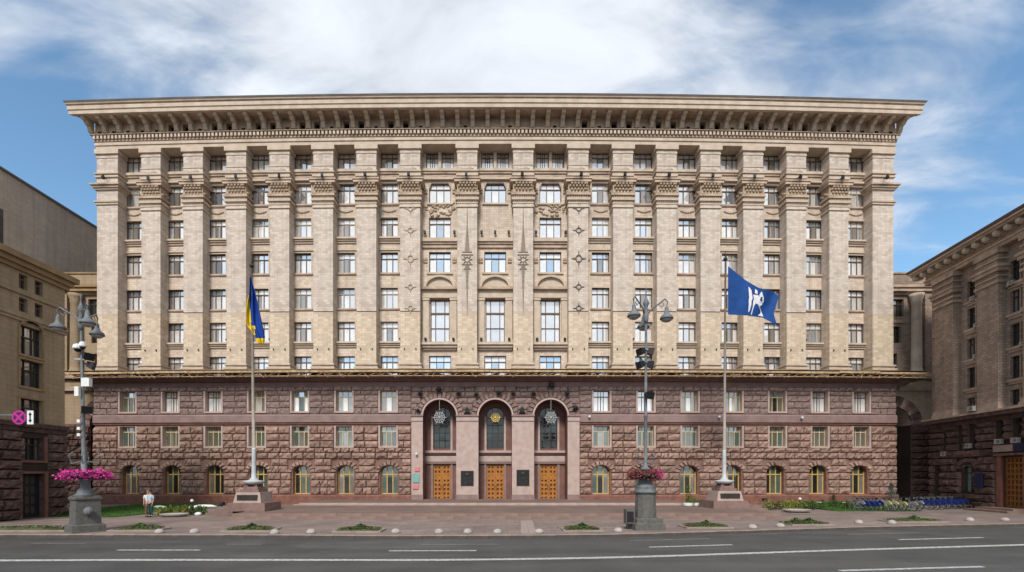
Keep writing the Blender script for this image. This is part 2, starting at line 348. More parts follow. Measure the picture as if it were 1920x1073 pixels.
def holes_wall(mb, x0, x1, z0, z1, y, holes, m, reveal=.3, rm=None):
    """front sheet with rectangular openings and their reveals going back"""
    rm = rm or m
    xs = sorted(set([x0, x1]+[h[0] for h in holes]+[h[1] for h in holes])); xs = [x for x in xs if x0 <= x <= x1]
    zs = sorted(set([z0, z1]+[h[2] for h in holes]+[h[3] for h in holes])); zs = [z for z in zs if z0 <= z <= z1]
    for i in range(len(xs)-1):
        xa, xb = xs[i], xs[i+1]; xm = (xa+xb)/2; run = None
        for j in range(len(zs)-1):
            za, zb = zs[j], zs[j+1]; zm = (za+zb)/2
            if any(h[0] < xm < h[1] and h[2] < zm < h[3] for h in holes):
                if run: mb.add([(xa,y,run[0]),(xb,y,run[0]),(xb,y,run[1]),(xa,y,run[1])], [(0,1,2,3)], m); run = None
            else: run = (run[0], zb) if run else (za, zb)
        if run: mb.add([(xa,y,run[0]),(xb,y,run[0]),(xb,y,run[1]),(xa,y,run[1])], [(0,1,2,3)], m)
    for (a, b_, c, d) in holes:
        mb.add([(a,y,c),(b_,y,c),(b_,y,d),(a,y,d),(a,y+reveal,c),(b_,y+reveal,c),(b_,y+reveal,d),(a,y+reveal,d)],
               [(0,4,5,1),(1,5,6,2),(2,6,7,3),(3,7,4,0)], rm)

# ------------------------------------------------------------------ window kinds (origin: sill centre, in the wall plane; glass lies behind)
def win_frame(w, h, fm, depth=.0, t=.07, bars=(1/3, 2/3), transom=.72, dk=None, chamfer=0):
    f = MB(); y0, y1 = depth-.05, depth+.03
    f.box(-w/2, -w/2+t, y0, y1, 0, h, fm); f.box(w/2-t, w/2, y0, y1, 0, h, fm)
    f.box(-w/2+t, w/2-t, y0, y1, 0, t, fm); f.box(-w/2+t, w/2-t, y0, y1, h-t, h, fm)
    if transom: f.box(-w/2+t, w/2-t, y0-.012, y1-.002, h*transom-.04, h*transom+.04, fm)
    for q in bars: x = -w/2+w*q; f.box(x-.035, x+.035, y0-.006, y1-.004, t, h*(transom or 1)-(.04 if transom else t), fm)
    for q in bars: x = -w/2+w*q; (f.box(x-.02, x+.02, y0+.005, y1-.004, h*transom+.04, h-t, fm) if transom else 0)
    return f
def win_glass(w, h, depth, mats_low, mats_top, bars=(1/3, 2/3), transom=.72):
    g = MB(); e = [0]+list(bars)+[1]
    for i in range(len(e)-1):
        xa, xb = -w/2+w*e[i]+.03, -w/2+w*e[i+1]-.03; ti = random.uniform(-.012, .012); tj = random.uniform(-.006, .012)
        g.add([(xa,depth-ti,.05),(xb,depth+ti,.05),(xb,depth+ti+tj,h*transom-.03),(xa,depth-ti+tj,h*transom-.03)], [(0,1,2,3)], mats_low[i % len(mats_low)])
        ti = random.uniform(-.01, .01)
        g.add([(xa,depth-ti,h*transom+.03),(xb,depth+ti,h*transom+.03),(xb,depth+ti,h-.05),(xa,depth-ti,h-.05)], [(0,1,2,3)], mats_top[i % len(mats_top)])
    return g

# ================================================================== SETTING
def polyline_sheet(pts, yfar, z, m, name, flip=False):
    mb = MB(); n = len(pts); mb.add([(x, y, z) for x, y in pts]+[(x*1.0, yfar, z) for x, y in pts], [((i, i+1, n+i+1, n+i) if not flip else (i+1, i, n+i, n+i+1)) for i in range(n-1)], m)
    return mb
KP = [(-700, 1003), (-300, 1003), (0, 1003), (240, 1003), (480, 1003.2), (760, 1004.6), (1000, 1003.6), (1120, 1002.2), (1240, 999.6), (1400, 994.8), (1600, 988.6), (1760, 985), (1920, 982), (2200, 977), (2600, 971)]
kp = [G(u, v)[:2] for u, v in KP]
def smooth(pts, n=6):
    out = []
    for i in range(len(pts)-1):
        p0 = pts[max(i-1, 0)]; p1 = pts[i]; p2 = pts[i+1]; p3 = pts[min(i+2, len(pts)-1)]
        for k in range(n):
            t_ = k/n
            out.append(tuple(.5*((2*p1[j])+(-p0[j]+p2[j])*t_+(2*p0[j]-5*p1[j]+4*p2[j]-p3[j])*t_*t_+(-p0[j]+3*p1[j]-3*p2[j]+p3[j])*t_**3) for j in (0, 1)))
    out.append(pts[-1]); return out
kc = smooth(kp, 8)
mb = MB(); mb.add([(-3000,-3000,-.4),(3000,-3000,-.4),(3000,3000,-.4),(-3000,3000,-.4)], [(0,1,2,3)], SOIL); ob('ground', mb, kind='structure')
mb = polyline_sheet([(-300, kc[0][1]+.4)]+[(x, y+.4) for x, y in kc]+[(300, kc[-1][1]+4)], -90, -.15, ASPH, 'road', True); ob('road', mb, kind='structure')
kin = [(-300, kc[0][1]+.19)]+[(x, y+.19) for x, y in kc]+[(300, kc[-1][1]+3)]
mb = polyline_sheet(kin, 200, 0, PAVE, 'pavement'); ob('pavement', mb, kind='structure')
# kerb: single stones about a metre long
kerb = ob('kerb', None, kind='structure')
d = 0; acc = [0]
for i in range(1, len(kc)): acc.append(acc[-1]+sqrt((kc[i][0]-kc[i-1][0])**2+(kc[i][1]-kc[i-1][1])**2))
def at_len(s_):
    for i in range(1, len(acc)):
        if acc[i] >= s_: q = (s_-acc[i-1])/(acc[i]-acc[i-1]); return (kc[i-1][0]+(kc[i][0]-kc[i-1][0])*q, kc[i-1][1]+(kc[i][1]-kc[i-1][1])*q)
    return kc[-1]
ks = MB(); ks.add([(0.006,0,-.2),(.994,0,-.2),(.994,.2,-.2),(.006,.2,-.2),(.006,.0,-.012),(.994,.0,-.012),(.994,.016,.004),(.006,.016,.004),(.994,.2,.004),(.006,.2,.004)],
  [(4,5,6,7),(7,6,8,9),(1,2,8,6,5),(0,4,7,9,3),(2,3,9,8)], KERBM); ks.add([(0.006,0,-.2),(.994,0,-.2),(.994,.0,-.012),(.006,.0,-.012)], [(0,1,2,3)], mat('dark_kerb_face', (.075, .06, .05), .9, .3, 2, .2, 30)); ksm = ks.mesh('kerb_stone')  # front face coloured darker than the top of the stone
s_ = 0
while s_ < acc[-1]-1:
    a = at_len(s_); c = at_len(s_+1.0); 
    if -40 < a[0] < 45:
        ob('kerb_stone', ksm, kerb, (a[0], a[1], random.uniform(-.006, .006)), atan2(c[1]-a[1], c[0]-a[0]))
    s_ += 1.0
# painted lines
def stripe(pxs, wpx, m, name='lane_line'):
    pts = smooth([G(u, v, -.146)[:2] for u, v in pxs], 6); mb = MB(); vs = []; 
    for (x, y) in pts: vs += [(x, y-wpx/2, -.146), (x, y+wpx/2, -.146)]
    mb.add(vs, [(2*i, 2*i+2, 2*i+3, 2*i+1) for i in range(len(pts)-1)], m)
    return ob(name, mb, kind='structure')
stripe([(-600,1052),(-200,1051.5),(0,1051),(240,1050),(480,1050),(600,1050),(800,1050),(1000,1048),(1200,1044),(1400,1037.5),(1600,1031),(1920,1021.6),(2300,1010)], .33, LINEW, 'solid_lane_line')
for p in ([(220,1031.5),(375,1031.5)], [(729,1033),(893,1032.5)], [(1217,1026),(1373,1021.5)], [(1685,1012),(1843,1008)], [(1574,1070),(1843,1062.5)]):
    stripe(p, .2, LINEW if p[0][0] == 1574 else LINEF if False else LINEW, 'dashed_lane_line')
for p in ([(425,1020.5),(492,1020.5)], [(790,1021),(935,1020.5)], [(1180,1014),(1330,1010)], [(1590,1002),(1725,999)], [(60,1019),(160,1019)]):
    stripe(p, .14, LINEF, 'worn_lane_line')

# platform steps in front of the portals
def slab_row(name, x0, x1, y0, y1, z0, z1, w, m, par):
    k = max(1, round((x1-x0)/w)); sw = (x1-x0)/k
    mb = MB(); mb.box(.008, sw-.008, 0, y1-y0, 0, z1-z0, m); me = mb.mesh(name)
    for i in range(k): ob(name, me, par, (x0+i*sw, y0, z0+random.uniform(-.004, .004)))
steps = ob('steps', None, kind='structure')
def platform(x0, x1, y0, y1, z0, z1):
    mb = MB(); mb.box(x0, x1, y0, y1, z0, z1, PAVE2); ob('platform_paving', mb, steps)
XL, XR = -13.6, 16.9
for (xa, xb, ya, za) in ((-16.9, 18.2, 29.9, .16), (-16.4, 17.7, 30.35, .32)):
    slab_row('step_slab', xa, xb, ya, ya+.44, za-.17, za, 1.6, GR_STEP, steps)
platform(-16.4, 17.7, 30.8, 39.0, -.05, .315)
for (xa, xb, ya, za) in ((-16.2, 16.4, 39.0, .40), (-15.9, 16.1, 39.4, .48)):
    slab_row('step_slab', xa, xb, ya, ya+.4, za-.085, za, 1.6, GR_NOSE, steps)
platform(-15.9, 16.1, 39.8, 48.2, -.05, .475)
# paler bands and a few inset slabs in the pavement
STRIPM = mat('pale_paver', (.30, .235, .21), .8, .15, 4)
strips = ob('paving_strips', None, kind='structure')
for u in (984, 999):
    a = G(u, 1001); c = G(u-2 if u < 990 else u-6, 976); mb = MB(); w = .17
    mb.add([(a[0]-w,a[1],.004),(a[0]+w,a[1],.004),(c[0]+w,c[1],.004),(c[0]-w,c[1],.004)], [(0,1,2,3)], STRIPM); ob('paving_strip', mb, strips)
for (u, v, w, dd) in ((560, 972, 1.0, .9), (895, 985, 2.2, .5), (650, 989, 1.8, .35), (1330, 979, 1.2, .4), (420, 984, 1.5, .4)):
    a = G(u, v); mb = MB(); mb.box(a[0]-w, a[0]+w, a[1], a[1]+dd, -.02, .005, GR_BELT); ob('inset_slab', mb, strips)

# ================================================================== THE LONG BUILDING
hall = thing('city_office_building', 'long beige tiled office building on a rock-faced red granite base, filling the middle', 'building', (0, 0, 0))
YF, YR, YW, YB = 46.0, 47.1, 47.38, 45.6        # pilaster face, recessed wall, upper glass, granite base face
XA, XZ = UX(182, YF), UX(1675, YF)
PIL = [283, 362, 443, 524, 606, 687, 769, 876, 981, 1084.5, 1168, 1250, 1332, 1412, 1493, 1573]
PX = [UX(u, YF) for u in PIL]
WU = [255.5, 332.5, 410.5, 490, 569.5, 650.5, 731, 1125, 1205.5, 1286.5, 1367, 1446, 1524, 1600.5]
WX = [UX(u, YW) for u in WU]
CX = [UX(u, YW) for u in (825.5, 928.5, 1031.5)]
ROWS = [(32.27, 33.86), (28.91, 30.87), (25.6, 27.56), (22.24, 24.25), (18.83, 20.84), (15.57, 17.53), (12.2, 14.23)]
WW = 1.70
# --- recessed upper wall with openings
hl = []
for x in WX:
    for (a, b_) in ROWS: hl.append((x-WW/2, x+WW/2, a, b_))
CWW = 2.1
pairs = []
for i, x in enumerate(CX):
    for s in (-.75, .75): hl.append((x+s-.6, x+s+.6, 32.2, 33.86))
    for r, (a, b_) in enumerate(ROWS[1:], 1):
        if r in (4, 5): continue
        if i == 1 and r == 2: continue
        hl.append((x-CWW/2, x+CWW/2, a, b_))
    hl.append((x-.92, x+.92, 15.6, 19.7))
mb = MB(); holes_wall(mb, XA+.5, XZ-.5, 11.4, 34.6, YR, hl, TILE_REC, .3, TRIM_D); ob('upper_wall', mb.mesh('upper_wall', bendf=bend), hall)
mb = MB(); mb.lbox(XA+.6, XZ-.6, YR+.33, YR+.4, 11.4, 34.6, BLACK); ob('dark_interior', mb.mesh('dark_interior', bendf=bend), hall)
# side and rear walls, roof
mb = MB()
for (xa, xb) in ((XA+.3, XA+.62), (XZ-.62, XZ-.3)): mb.box(xa, xb, YR+bend(XA), 62, 11.4, 34.6, TILE)
ob('side_wall', mb, hall)
mb = MB(); mb.box(XA+.3, XZ-.3, 61.6, 62, 0, 36.5, TILE); ob('rear_wall', mb, hall)
mb = MB(); mb.profile(XA-.2, XZ+.2, [(45.6, 36.95), (62, 36.95), (62, 37.1), (45.6, 37.1)], TRIM_D); ob('roof', mb.mesh('roof', bendf=bend), hall)

def put(name, me, x, y, z, parent=hall, sc=None, **k):
    return ob(name, me, parent, (x, y+bend(x), z), slope(x), sc, **k)

# --- windows of the upper floors: several glazing variants shared between them
def gl_variants(w, h, depth, bright=True):
    out = []
    for k in range(9):
        if bright:
            base = [G_SKY, G_WHT, G_CUR, G_SKY, G_WHT, G_WHT, G_CUR, G_SKY, G_WHT][k]
            low = [base, random.choice([G_CUR, G_SKY, G_BLU, G_WHT]), base]; top = [random.choice([G_SKY, G_WHT, G_CUR, G_BLU])]
        else: low = [random.choice([G_GRN, G_TEAL, G_MID]), random.choice([G_GRN, G_DK, G_MID]), random.choice([G_GRN, G_TEAL])]; top = [random.choice([G_TEAL, G_GRN, G_MID])]
        out.append(win_glass(w, h, depth, low, top).mesh('glazing'))
    return out
hA = 1.98
GA = gl_variants(WW, hA, .27); FA = [win_frame(WW, hA, m, .25).mesh('window') for m in (FR_BR, FR_BR, FR_W)]
GA1 = [win_glass(WW, 1.6, .27, [a, b, a], [a]).mesh('glazing') for a, b in ((G_WHT, G_BLU), (G_WHT, G_CUR), (G_CUR, G_SKY), (G_WHT, G_WHT), (G_SKY, G_BLU))]; FA1 = win_frame(WW, 1.6, FR_BR, .25).mesh('window')
GC = gl_variants(CWW, hA, .27); FC = win_frame(CWW, hA, FR_BR, .25).mesh('window')
GP = gl_variants(1.2, 1.66, .27); FP = win_frame(1.2, 1.66, FR_BR, .25, bars=(.5,)).mesh('window')
# open casement: dark gap and a turned sash
cas = MB(); w3 = WW/3
cas.box(-w3/2+.03, w3/2-.03, .18, .19, .07, hA*.70, G_MID)
for (a, b_, c, d_) in ((-w3/2+.02, w3/2-.02, .04, .10), (-w3/2+.02, w3/2-.02, hA*.69, hA*.72), (-w3/2+.02, -w3/2+.07, .1, hA*.69), (w3/2-.07, w3/2-.02, .1, hA*.69)): cas.box(a, b_, .15, .2, c, d_, FR_BR)
CAS = cas.mesh('open_casement')
for i, x in enumerate(WX):
    for r, (a, b_) in enumerate(ROWS):
        if r == 0: w = put('window', FA1, x, YR, a); ob('glazing', random.choice(GA1), w)
        elif r == 6: w = put('window', FA[0], x, YR, b_-hA); ob('glazing', random.choice(GA), w)
        else: w = put('window', random.choice(FA), x, YR, a); ob('glazing', random.choice(GA), w)
        if random.random() < .3 and r not in (6,): ob('open_casement', CAS, w, scale=(1, 1, .8 if r == 0 else 1))
sill = MB(); sill.box(-WW/2-.16, WW/2+.16, -.14, 0, -.14, 0, TRIM_D); sill.box(-WW/2-.1, WW/2+.1, -.09, 0, -.2, -.143, TRIM_D); SILL = sill.mesh('sill')
# architrave round a window
ar = MB(); ar.box(-WW/2-.08, -WW/2, -.03, 0, 0, hA, TRIM); ar.box(WW/2, WW/2+.08, -.03, 0, 0, hA, TRIM); ar.box(-WW/2-.08, WW/2+.08, -.03, 0, hA-.002, hA+.08, TRIM); ARCH = ar.mesh('architrave')
ear = MB()
for s in (-1, 1): ear.box(s*(WW/2+.30)-.14, s*(WW/2+.30)+.14, -.1, 0, 1.35, 1.75, ORN); ear.box(s*(WW/2+.30)-.08, s*(WW/2+.30)+.08, -.16, -.1, 1.2, 1.6, ORN)
ear.box(-WW/2-.45, WW/2+.45, -.12, 0, 2.16, 2.3, TRIM); EAR = ear.mesh('window_hood')
ledge = MB(); ledge.box(-1.42, 1.42, -.36, 0, -.16, 0, TRIM); ledge.box(-1.36, 1.36, -.24, 0, -.32, -.163, TRIM_D); ledge.box(-1.3, 1.3, -.12, 0, -.5, -.323, TRIM); LEDGE = ledge.mesh('ledge')
for i, x in enumerate(WX):
    for r, (a, b_) in enumerate(ROWS):
        if r in (1, 3, 4): put('sill', SILL, x, YR, a)
        if r in (2, 5): put('ledge', LEDGE, x, YR, a)
        if 0 < r < 6: put('architrave', ARCH, x, YR, a)
        if r == 3: put('window_hood', EAR, x, YR, a)
    # ornament under the second row
    o_ = MB()
    for k in range(9): q = random.uniform; xx = -.6+k*.15; o_.ball((xx, -.03, -.62-.18*cos((xx)*2.4)), .085, ORN, 6, 4)
    put('festoon', o_, x, YR, ROWS[1][0])
    for (za, zb, p) in ((31.95, 32.2, .22), (31.75, 31.95, .12), (31.3, 31.5, .12), (31.12, 31.3, .24)):
        m_ = MB(); m_.box(-1.32, 1.32, -p, 0, za, zb, TRIM if p > .2 else TRIM_D); put('string_course', m_, x, YR, 0)

# --- centre three bays
colm = MB()
for i, x in enumerate(CX):
    for s in (-.75, .75):
        w = put('window', FP, x+s, YR, 32.2); ob('glazing', random.choice(GP), w)
    for r in (1, 2, 3, 6):
        if i == 1 and r == 2: continue
        a, b_ = ROWS[r]; w = put('window', FC, x, YR, (b_-hA) if r == 6 else a); ob('glazing', random.choice(GC), w)
        if r == 1:
            for s in (-1, 1): c_ = MB(); c_.poly([(s*1.06, 1.35), (s*1.06, 1.99), (s*.80, 1.99)][::s], -.05, .22, TRIM_D); put('chamfered_jamb', c_, x, YR, a)
        if r in (1, 3):
            e_ = MB(); e_.box(-1.25, 1.25, -.15, 0, -.15, 0, TRIM); 
            for s in (-1, 1): e_.box(s*1.4-.2, s*1.4+.2, -.12, 0, 1.2, 1.4, ORN); e_.box(s*1.4-.2, s*1.4+.2, -.12, 0, .95, 1.12, ORN)
            put('sill', e_, x, YR, a)
    for (za, zb, p) in ((31.95, 32.2, .22), (31.75, 31.95, .12), (31.3, 31.5, .12), (31.12, 31.3, .24), (25.15, 25.5, .3), (24.95, 25.15, .18), (24.6, 24.8, .16)):
        m_ = MB(); m_.box(-1.7, 1.7, -p, 0, za, zb, TRIM if p > .2 else TRIM_D); put('string_course', m_, x, YR, 0)
    mb_ = MB(); mb_.box(-.15, .15, -.1, .25, 32.2, 33.85, TRIM); put('mullion_pier', mb_, x, YR, 0)
    # relief panel below the second row
    if i != 1:
        o_ = MB()
        for k in range(46):
            xx = random.uniform(-1.35, 1.35); zc = 27.6+random.uniform(0, 1.15); o_.ball((xx, -.04, zc+.15*abs(xx)), random.uniform(.07, .16), ORN, 6, 4, (1.3, .8, .8))
        put('relief_panel', o_, x, YR, 0, kind='stuff')
    # tall window
    w = win_frame(1.84, 4.1, FR_BR, .25, bars=(.26, .74), transom=None); w.box(-.9, .9, .17, .27, 2.68, 2.84, FR_BR); w.box(-.9, .9, .18, .27, 1.28, 1.36, FR_BR)
    wi = put('tall_window', w, x, YR, 15.6)
    for (xa, xb, tt) in ((-.86, -.46, G_CUR), (-.42, .42, G_SKY), (.46, .86, G_CUR)):
        for (za, zb) in ((.06, 1.3), (1.34, 2.7), (2.8, 4.04)):
            p_ = MB(); q = random.uniform(-.01, .01); p_.add([(xa,.27+q,za),(xb,.27-q,za),(xb,.27-q,zb),(xa,.27+q,zb)], [(0,1,2,3)], tt); ob('pane', p_, wi)
    for s in (-1, 1):
        c_ = MB(); c_.box(s*1.33-.3, s*1.33+.3, -.25, 0, .1, 4.0, TRIM); c_.box(s*1.33-.36, s*1.33+.36, -.32, 0, 4.0, 4.2, TRIM); c_.box(s*1.33-.36, s*1.33+.36, -.32, 0, 0, .25, TRIM)
        put('flanking_pilaster', c_, x, YR, 15.5)
    e_ = MB(); e_.box(-1.72, 1.72, -.35, 0, 19.72, 19.92, TRIM); e_.box(-1.7, 1.7, -.2, 0, 19.925, 20.5, TRIM); e_.box(-1.75, 1.75, -.5, 0, 20.505, 20.75, TRIM_D); put('entablature', e_, x, YR, 0)
    arc = [(1.5*cos(pi*k/16), 1.15*sin(pi*k/16)) for k in range(17)]; arci = [(1.28*cos(pi*k/16), .95*sin(pi*k/16)) for k in range(17)]
    e_ = MB()
    for k in range(16): e_.poly([arc[k], arc[k+1], arci[k+1], arci[k]][::-1], -.38, 0, TRIM)
    e_.poly(arci[::-1], -.12, 0, TRIM); put('arched_pediment', e_, x, YR, 20.76)
    e_ = MB(); e_.box(-1.72, 1.72, -.55, 0, 15.2, 15.42, TRIM); e_.box(-1.66, 1.66, -.4, 0, 14.95, 15.197, TRIM_D); e_.box(-1.6, 1.6, -.2, 0, 14.75, 14.947, TRIM); put('balcony_ledge', e_, x, YR, 0)

# --- pilasters
def pilaster_mesh(w, corner=False):
    h = w/2; s = MB(); s.box(-h, h, 0, 1.1, 13.3, 34.2, TILE)
    b = MB(); b.box(-h-.2, h+.2, -.24, 1.1, 12.75, 12.93, TRIM); b.box(-h-.07, h+.07, -.07, 1.1, 12.933, 13.12, TRIM_D); b.box(-h-.15, h+.15, -.17, 1.1, 13.123, 13.28, TRIM); b.box(-h-.1, h+.1, -.1, 1.1, 12.5, 12.747, TRIM_D); b.box(-h-.22, h+.22, -.26, 1.1, 11.7, 12.497, TRIM); 
    c = MB(); m = TRIM
    bands = [(27.95, 28.12, .09), (28.3, 28.42, .06), (28.6, 28.85, .16), (29.05, 29.25, .2), (30.25, 30.5, .26), (30.5, 30.62, .34), (30.9, 31.15, .1), (31.3, 31.42, .14), (31.9, 31.98, .06), (33.05, 33.2, .06), (33.42, 33.86, .16)]
    if corner: bands = [(28.6, 28.8, .1), (28.8, 28.95, .18), (30.0, 30.15, .16), (30.15, 30.35, .28), (30.35, 30.5, .42), (31.2, 31.35, .14), (31.5, 31.6, .18), (33.05, 33.2, .06), (33.42, 33.86, .16)]
    c.box(-h-.012, h+.012, -.012, 1.1, bands[0][0], 33.86, TILE)
    for (a, b_, p) in bands: c.box(-h-p, h+p, -p, 1.1, a, b_, TRIM if p < .2 else TRIM_D)
    leaves = MB()
    if not corner:
        leaves.box(-h-.03, h+.03, -.03, 1.1, 29.26, 30.24, ORN)
        nleaf = 6
        for k in range(nleaf):
            x = -h+(k+.5)*w/nleaf
            for (z, r_, yy) in ((29.35, .14, .05), (29.62, .13, .1), (29.9, .12, .16), (30.1, .13, .22)): leaves.ball((x+(.5*w/nleaf if z in (29.62, 30.1) and k < nleaf-1 else 0), -yy, z), r_, ORN, 6, 4, (1, .8, .9))
        for k in range(9): leaves.ball((-h+.1+k*(w-.2)/8, -.04, 28.5), .075, ORN, 6, 4); leaves.ball((-h+.1+k*(w-.2)/8, -.06, 28.95), .085, ORN, 6, 4)
        for sd_ in (-1, 1):
            for k in range(4): leaves.ball((sd_*(h+.06), .15+k*.27, 29.5+.2*(k % 2)), .14, ORN, 6, 4)
    return s.mesh('pilaster'), b.mesh('pilaster_base'), c.mesh('capital_band'), leaves.mesh('carved_leaves') if not corner else None
wl = MB(); wl.box(-.03, .03, -.35, 0, .1, .16, IRON); wl.box(-.11, .11, -.5, -.3, -.06, .2, IRON); wl.box(-.08, .08, -.42, -.34, .2, .34, IRON); WLAMP = wl.mesh('wall_lamp')
PMS = pilaster_mesh(1.86)
for i, x in enumerate(PX):
    p = put('pilaster', PMS[0], x, YF, 0); ob('pilaster_base', PMS[1], p); c = ob('capital', PMS[2], p); ob('carved_leaves', PMS[3], p)
    ob('wall_lamp', WLAMP, p, (random.uniform(-.08, .08), -.1, 30.72), rot=(0, 0, random.uniform(-.5, .5)))
    pl = MB(); pl.box(-.6, .6, -.02, 0, 31.5, 31.62, TRIM_D)
    ob('vent_grille', pl, p)
    for s in (-.55, .55): pl = MB(); pl.box(s-.04, s+.04, -.1, 0, 14.55, 14.7, IRON); ob('small_hook', pl, p)
CPM = pilaster_mesh(2.05, True)
for x, s in ((XA+1.02, 1), (XZ-1.02, -1)):
    p = put('corner_pier', CPM[0], x, YF, 0); ob('pier_base', CPM[1], p); ob('capital', CPM[2], p); ob('wall_lamp', WLAMP, p, (0, -.1, 30.85))
# movement joints across some pilasters
for i in (1, 3, 4, 5, 6, 9, 10, 11, 12, 14):
    j = MB(); j.box(-.94, .94, -.008, .02, 18.14, 18.21, BLACK); put('joint', j, PX[i], YF, 0)
# lace-like lamp stars and lances fixed to the middle pilasters
def star(r, m):
    s = MB()
    for k in range(4):
        a = k*pi/2; s.poly([(cos(a)*r, sin(a)*r), (cos(a+.45)*r*.3, sin(a+.45)*r*.3), (cos(a-.45)*r*.3, sin(a-.45)*r*.3)][::-1] if True else [], -.06, -.03, m)
    q = [(.34*r*cos(pi/4*k+pi/8), .34*r*sin(pi/4*k+pi/8)) for k in range(8)]
    for k in range(8):
        a, b_ = q[k], q[(k+1) % 8]; s.poly([a, b_, (b_[0]*1.35, b_[1]*1.35), (a[0]*1.35, a[1]*1.35)], -.07, -.03, m)
    return s.mesh('star_ornament')
STL, STD = star(.62, ORN), star(.62, mat('dull_bronze', (.12, .095, .075), .6, .2, 4))
for (pi_, me) in ((6, STL), (9, STD)):
    for v in (391, 432, 485, 538, 578): put('star_ornament', me, PX[pi_]+.03, YF, zz_(v, YF), sc=(1.15, 1, 1.35) if v == 485 else (.95, 1, .95))
LANC = mat('grey_brown_wire', (.22, .175, .14), .7, .3, 3)
for pi_ in (7, 8):
    s = MB(); z0 = zz_(595, YF); z1 = zz_(383, YF); zm = zz_(487, YF)
    s.poly([(0, z0-zm), (.13, -.9), (.2, -.55), (-.2, -.55), (-.13, -.9)], -.05, -.02, LANC)
    s.poly([(-.22, .75), (.22, .75), (.05, z1-zm-2), (.015, z1-zm), (-.015, z1-zm), (-.05, z1-zm-2)], -.05, -.02, LANC)
    for (a, b_, w_) in ((-.5, -.42, .5), (.42, .5, .55), (.68, .74, .45), (-.9, -.84, .35)): s.box(-w_, w_, -.06, -.02, a, b_, LANC)
    for k in range(8):
        a = k*pi/4; s.poly([(cos(a)*.5, sin(a)*.5), (cos(a+.35)*.2, sin(a+.35)*.2), (cos(a-.35)*.2, sin(a-.35)*.2)][::-1], -.08, -.02, LANC)
    put('lance_ornament', s, PX[pi_], YF, zm)
# small lamps on ledges of the centre bays
ll = MB(); ll.box(-.025, .025, -.3, -.25, 0, .25, IRON); ll.box(-.11, .11, -.42, -.2, .25, .42, IRON); LL = ll.mesh('ledge_lamp')
for i, x in enumerate(CX):
    for s in ((-1.42, 1.42) if i != 1 else (-1.3, 0, 1.3)): put('ledge_lamp', LL, x+s, YR, 25.5, sc=(1, 1, 1.5))
    for s in (-1.33, 1.33): put('ledge_lamp', LL, x+s, YR-.12, 15.42)
for x in WX:
    for s in (-1.1, 1.1):
        if random.random() < .6: put('ledge_lamp', LL, x+s, YR, ROWS[5][0], sc=(.6, 1, .7))

# --- entablature and great cornice
corn = ob('cornice', None, hall)
def prof(name, pts, m, par=corn, x0=XA, x1=XZ, miter=YF):
    mb = MB(); mb.profile(x0, x1, pts, m, miter=miter); return ob(name, mb.mesh(name, bendf=bend), par)
prof('architrave_band', [(45.93, 33.87), (47.3, 33.87), (47.3, 34.2), (45.93, 34.2)], TRIM)
prof('architrave_band', [(45.85, 34.203), (47.3, 34.203), (47.3, 34.52), (45.85, 34.52)], TRIM)
prof('moulding', [(45.78, 34.523), (47.3, 34.523), (47.3, 34.62), (45.78, 34.62)], TRIM_D)
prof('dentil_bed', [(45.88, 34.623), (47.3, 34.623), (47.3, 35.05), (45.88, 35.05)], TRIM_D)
prof('moulding', [(45.55, 35.053), (47.3, 35.053), (47.3, 35.2), (45.7, 35.2)], TRIM)
# frieze with its paired openings
BRX = []; nb_ = 55; bx0, bx1 = XA-.35, XZ+.35
for i in range(nb_+1): BRX.append(bx0+(bx1-bx0)*i/nb_)
fh = []
for i in range(nb_):
    if 4 <= i <= nb_-5 and i % 3 != 1 and abs(i-(nb_-1)/2) > 5: xm = BRX[i]*.5+BRX[i+1]*.5; fh.append((xm-.27, xm+.27, 35.35, 36.05))
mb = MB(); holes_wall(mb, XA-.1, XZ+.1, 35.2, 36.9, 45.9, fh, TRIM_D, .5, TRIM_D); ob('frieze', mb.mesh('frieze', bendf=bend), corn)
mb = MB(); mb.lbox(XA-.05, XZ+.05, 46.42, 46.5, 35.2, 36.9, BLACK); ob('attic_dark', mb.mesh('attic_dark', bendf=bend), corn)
mb = MB()
for s in (-1, 1):
    xx = XA-.1 if s < 0 else XZ+.1; mb.box(min(xx, xx-s*.3), max(xx, xx-s*.3), 45.9+bend(xx)+.01, 62, 34.62, 36.9, TRIM_D)
ob('frieze_return', mb, corn)
sm_ = MB()
for i in range(nb_):
    if (i % 3 == 1 or i < 4 or i > nb_-5) and abs(i-(nb_-1)/2) < 30: xm = (BRX[i]+BRX[i+1])/2; sm_.box(xm-.16, xm+.16, 45.88, 45.905, 35.38, 35.55, BLACK)
ob('small_vents', sm_.mesh('small_vents', bendf=bend), corn)
# soffit and corona
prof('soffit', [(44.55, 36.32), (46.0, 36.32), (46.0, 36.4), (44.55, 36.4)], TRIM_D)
prof('corona', [(44.5, 36.25), (44.8, 36.25), (44.8, 36.95), (44.42, 36.95), (44.42, 36.62), (44.5, 36.56)], TRIM)
prof('corona_groove', [(44.46, 36.955), (44.9, 36.955), (44.9, 37.05), (44.36, 37.05)], TRIM_D)
prof('corona_top', [(44.33, 37.055), (45.9, 37.055), (45.9, 37.17), (44.28, 37.17)], TRIM)
prof('gutter', [(44.26, 37.173), (45.9, 37.173), (45.9, 37.3), (44.2, 37.3)], mat('lead_grey', (.17, .145, .13), .6, .2, 1))
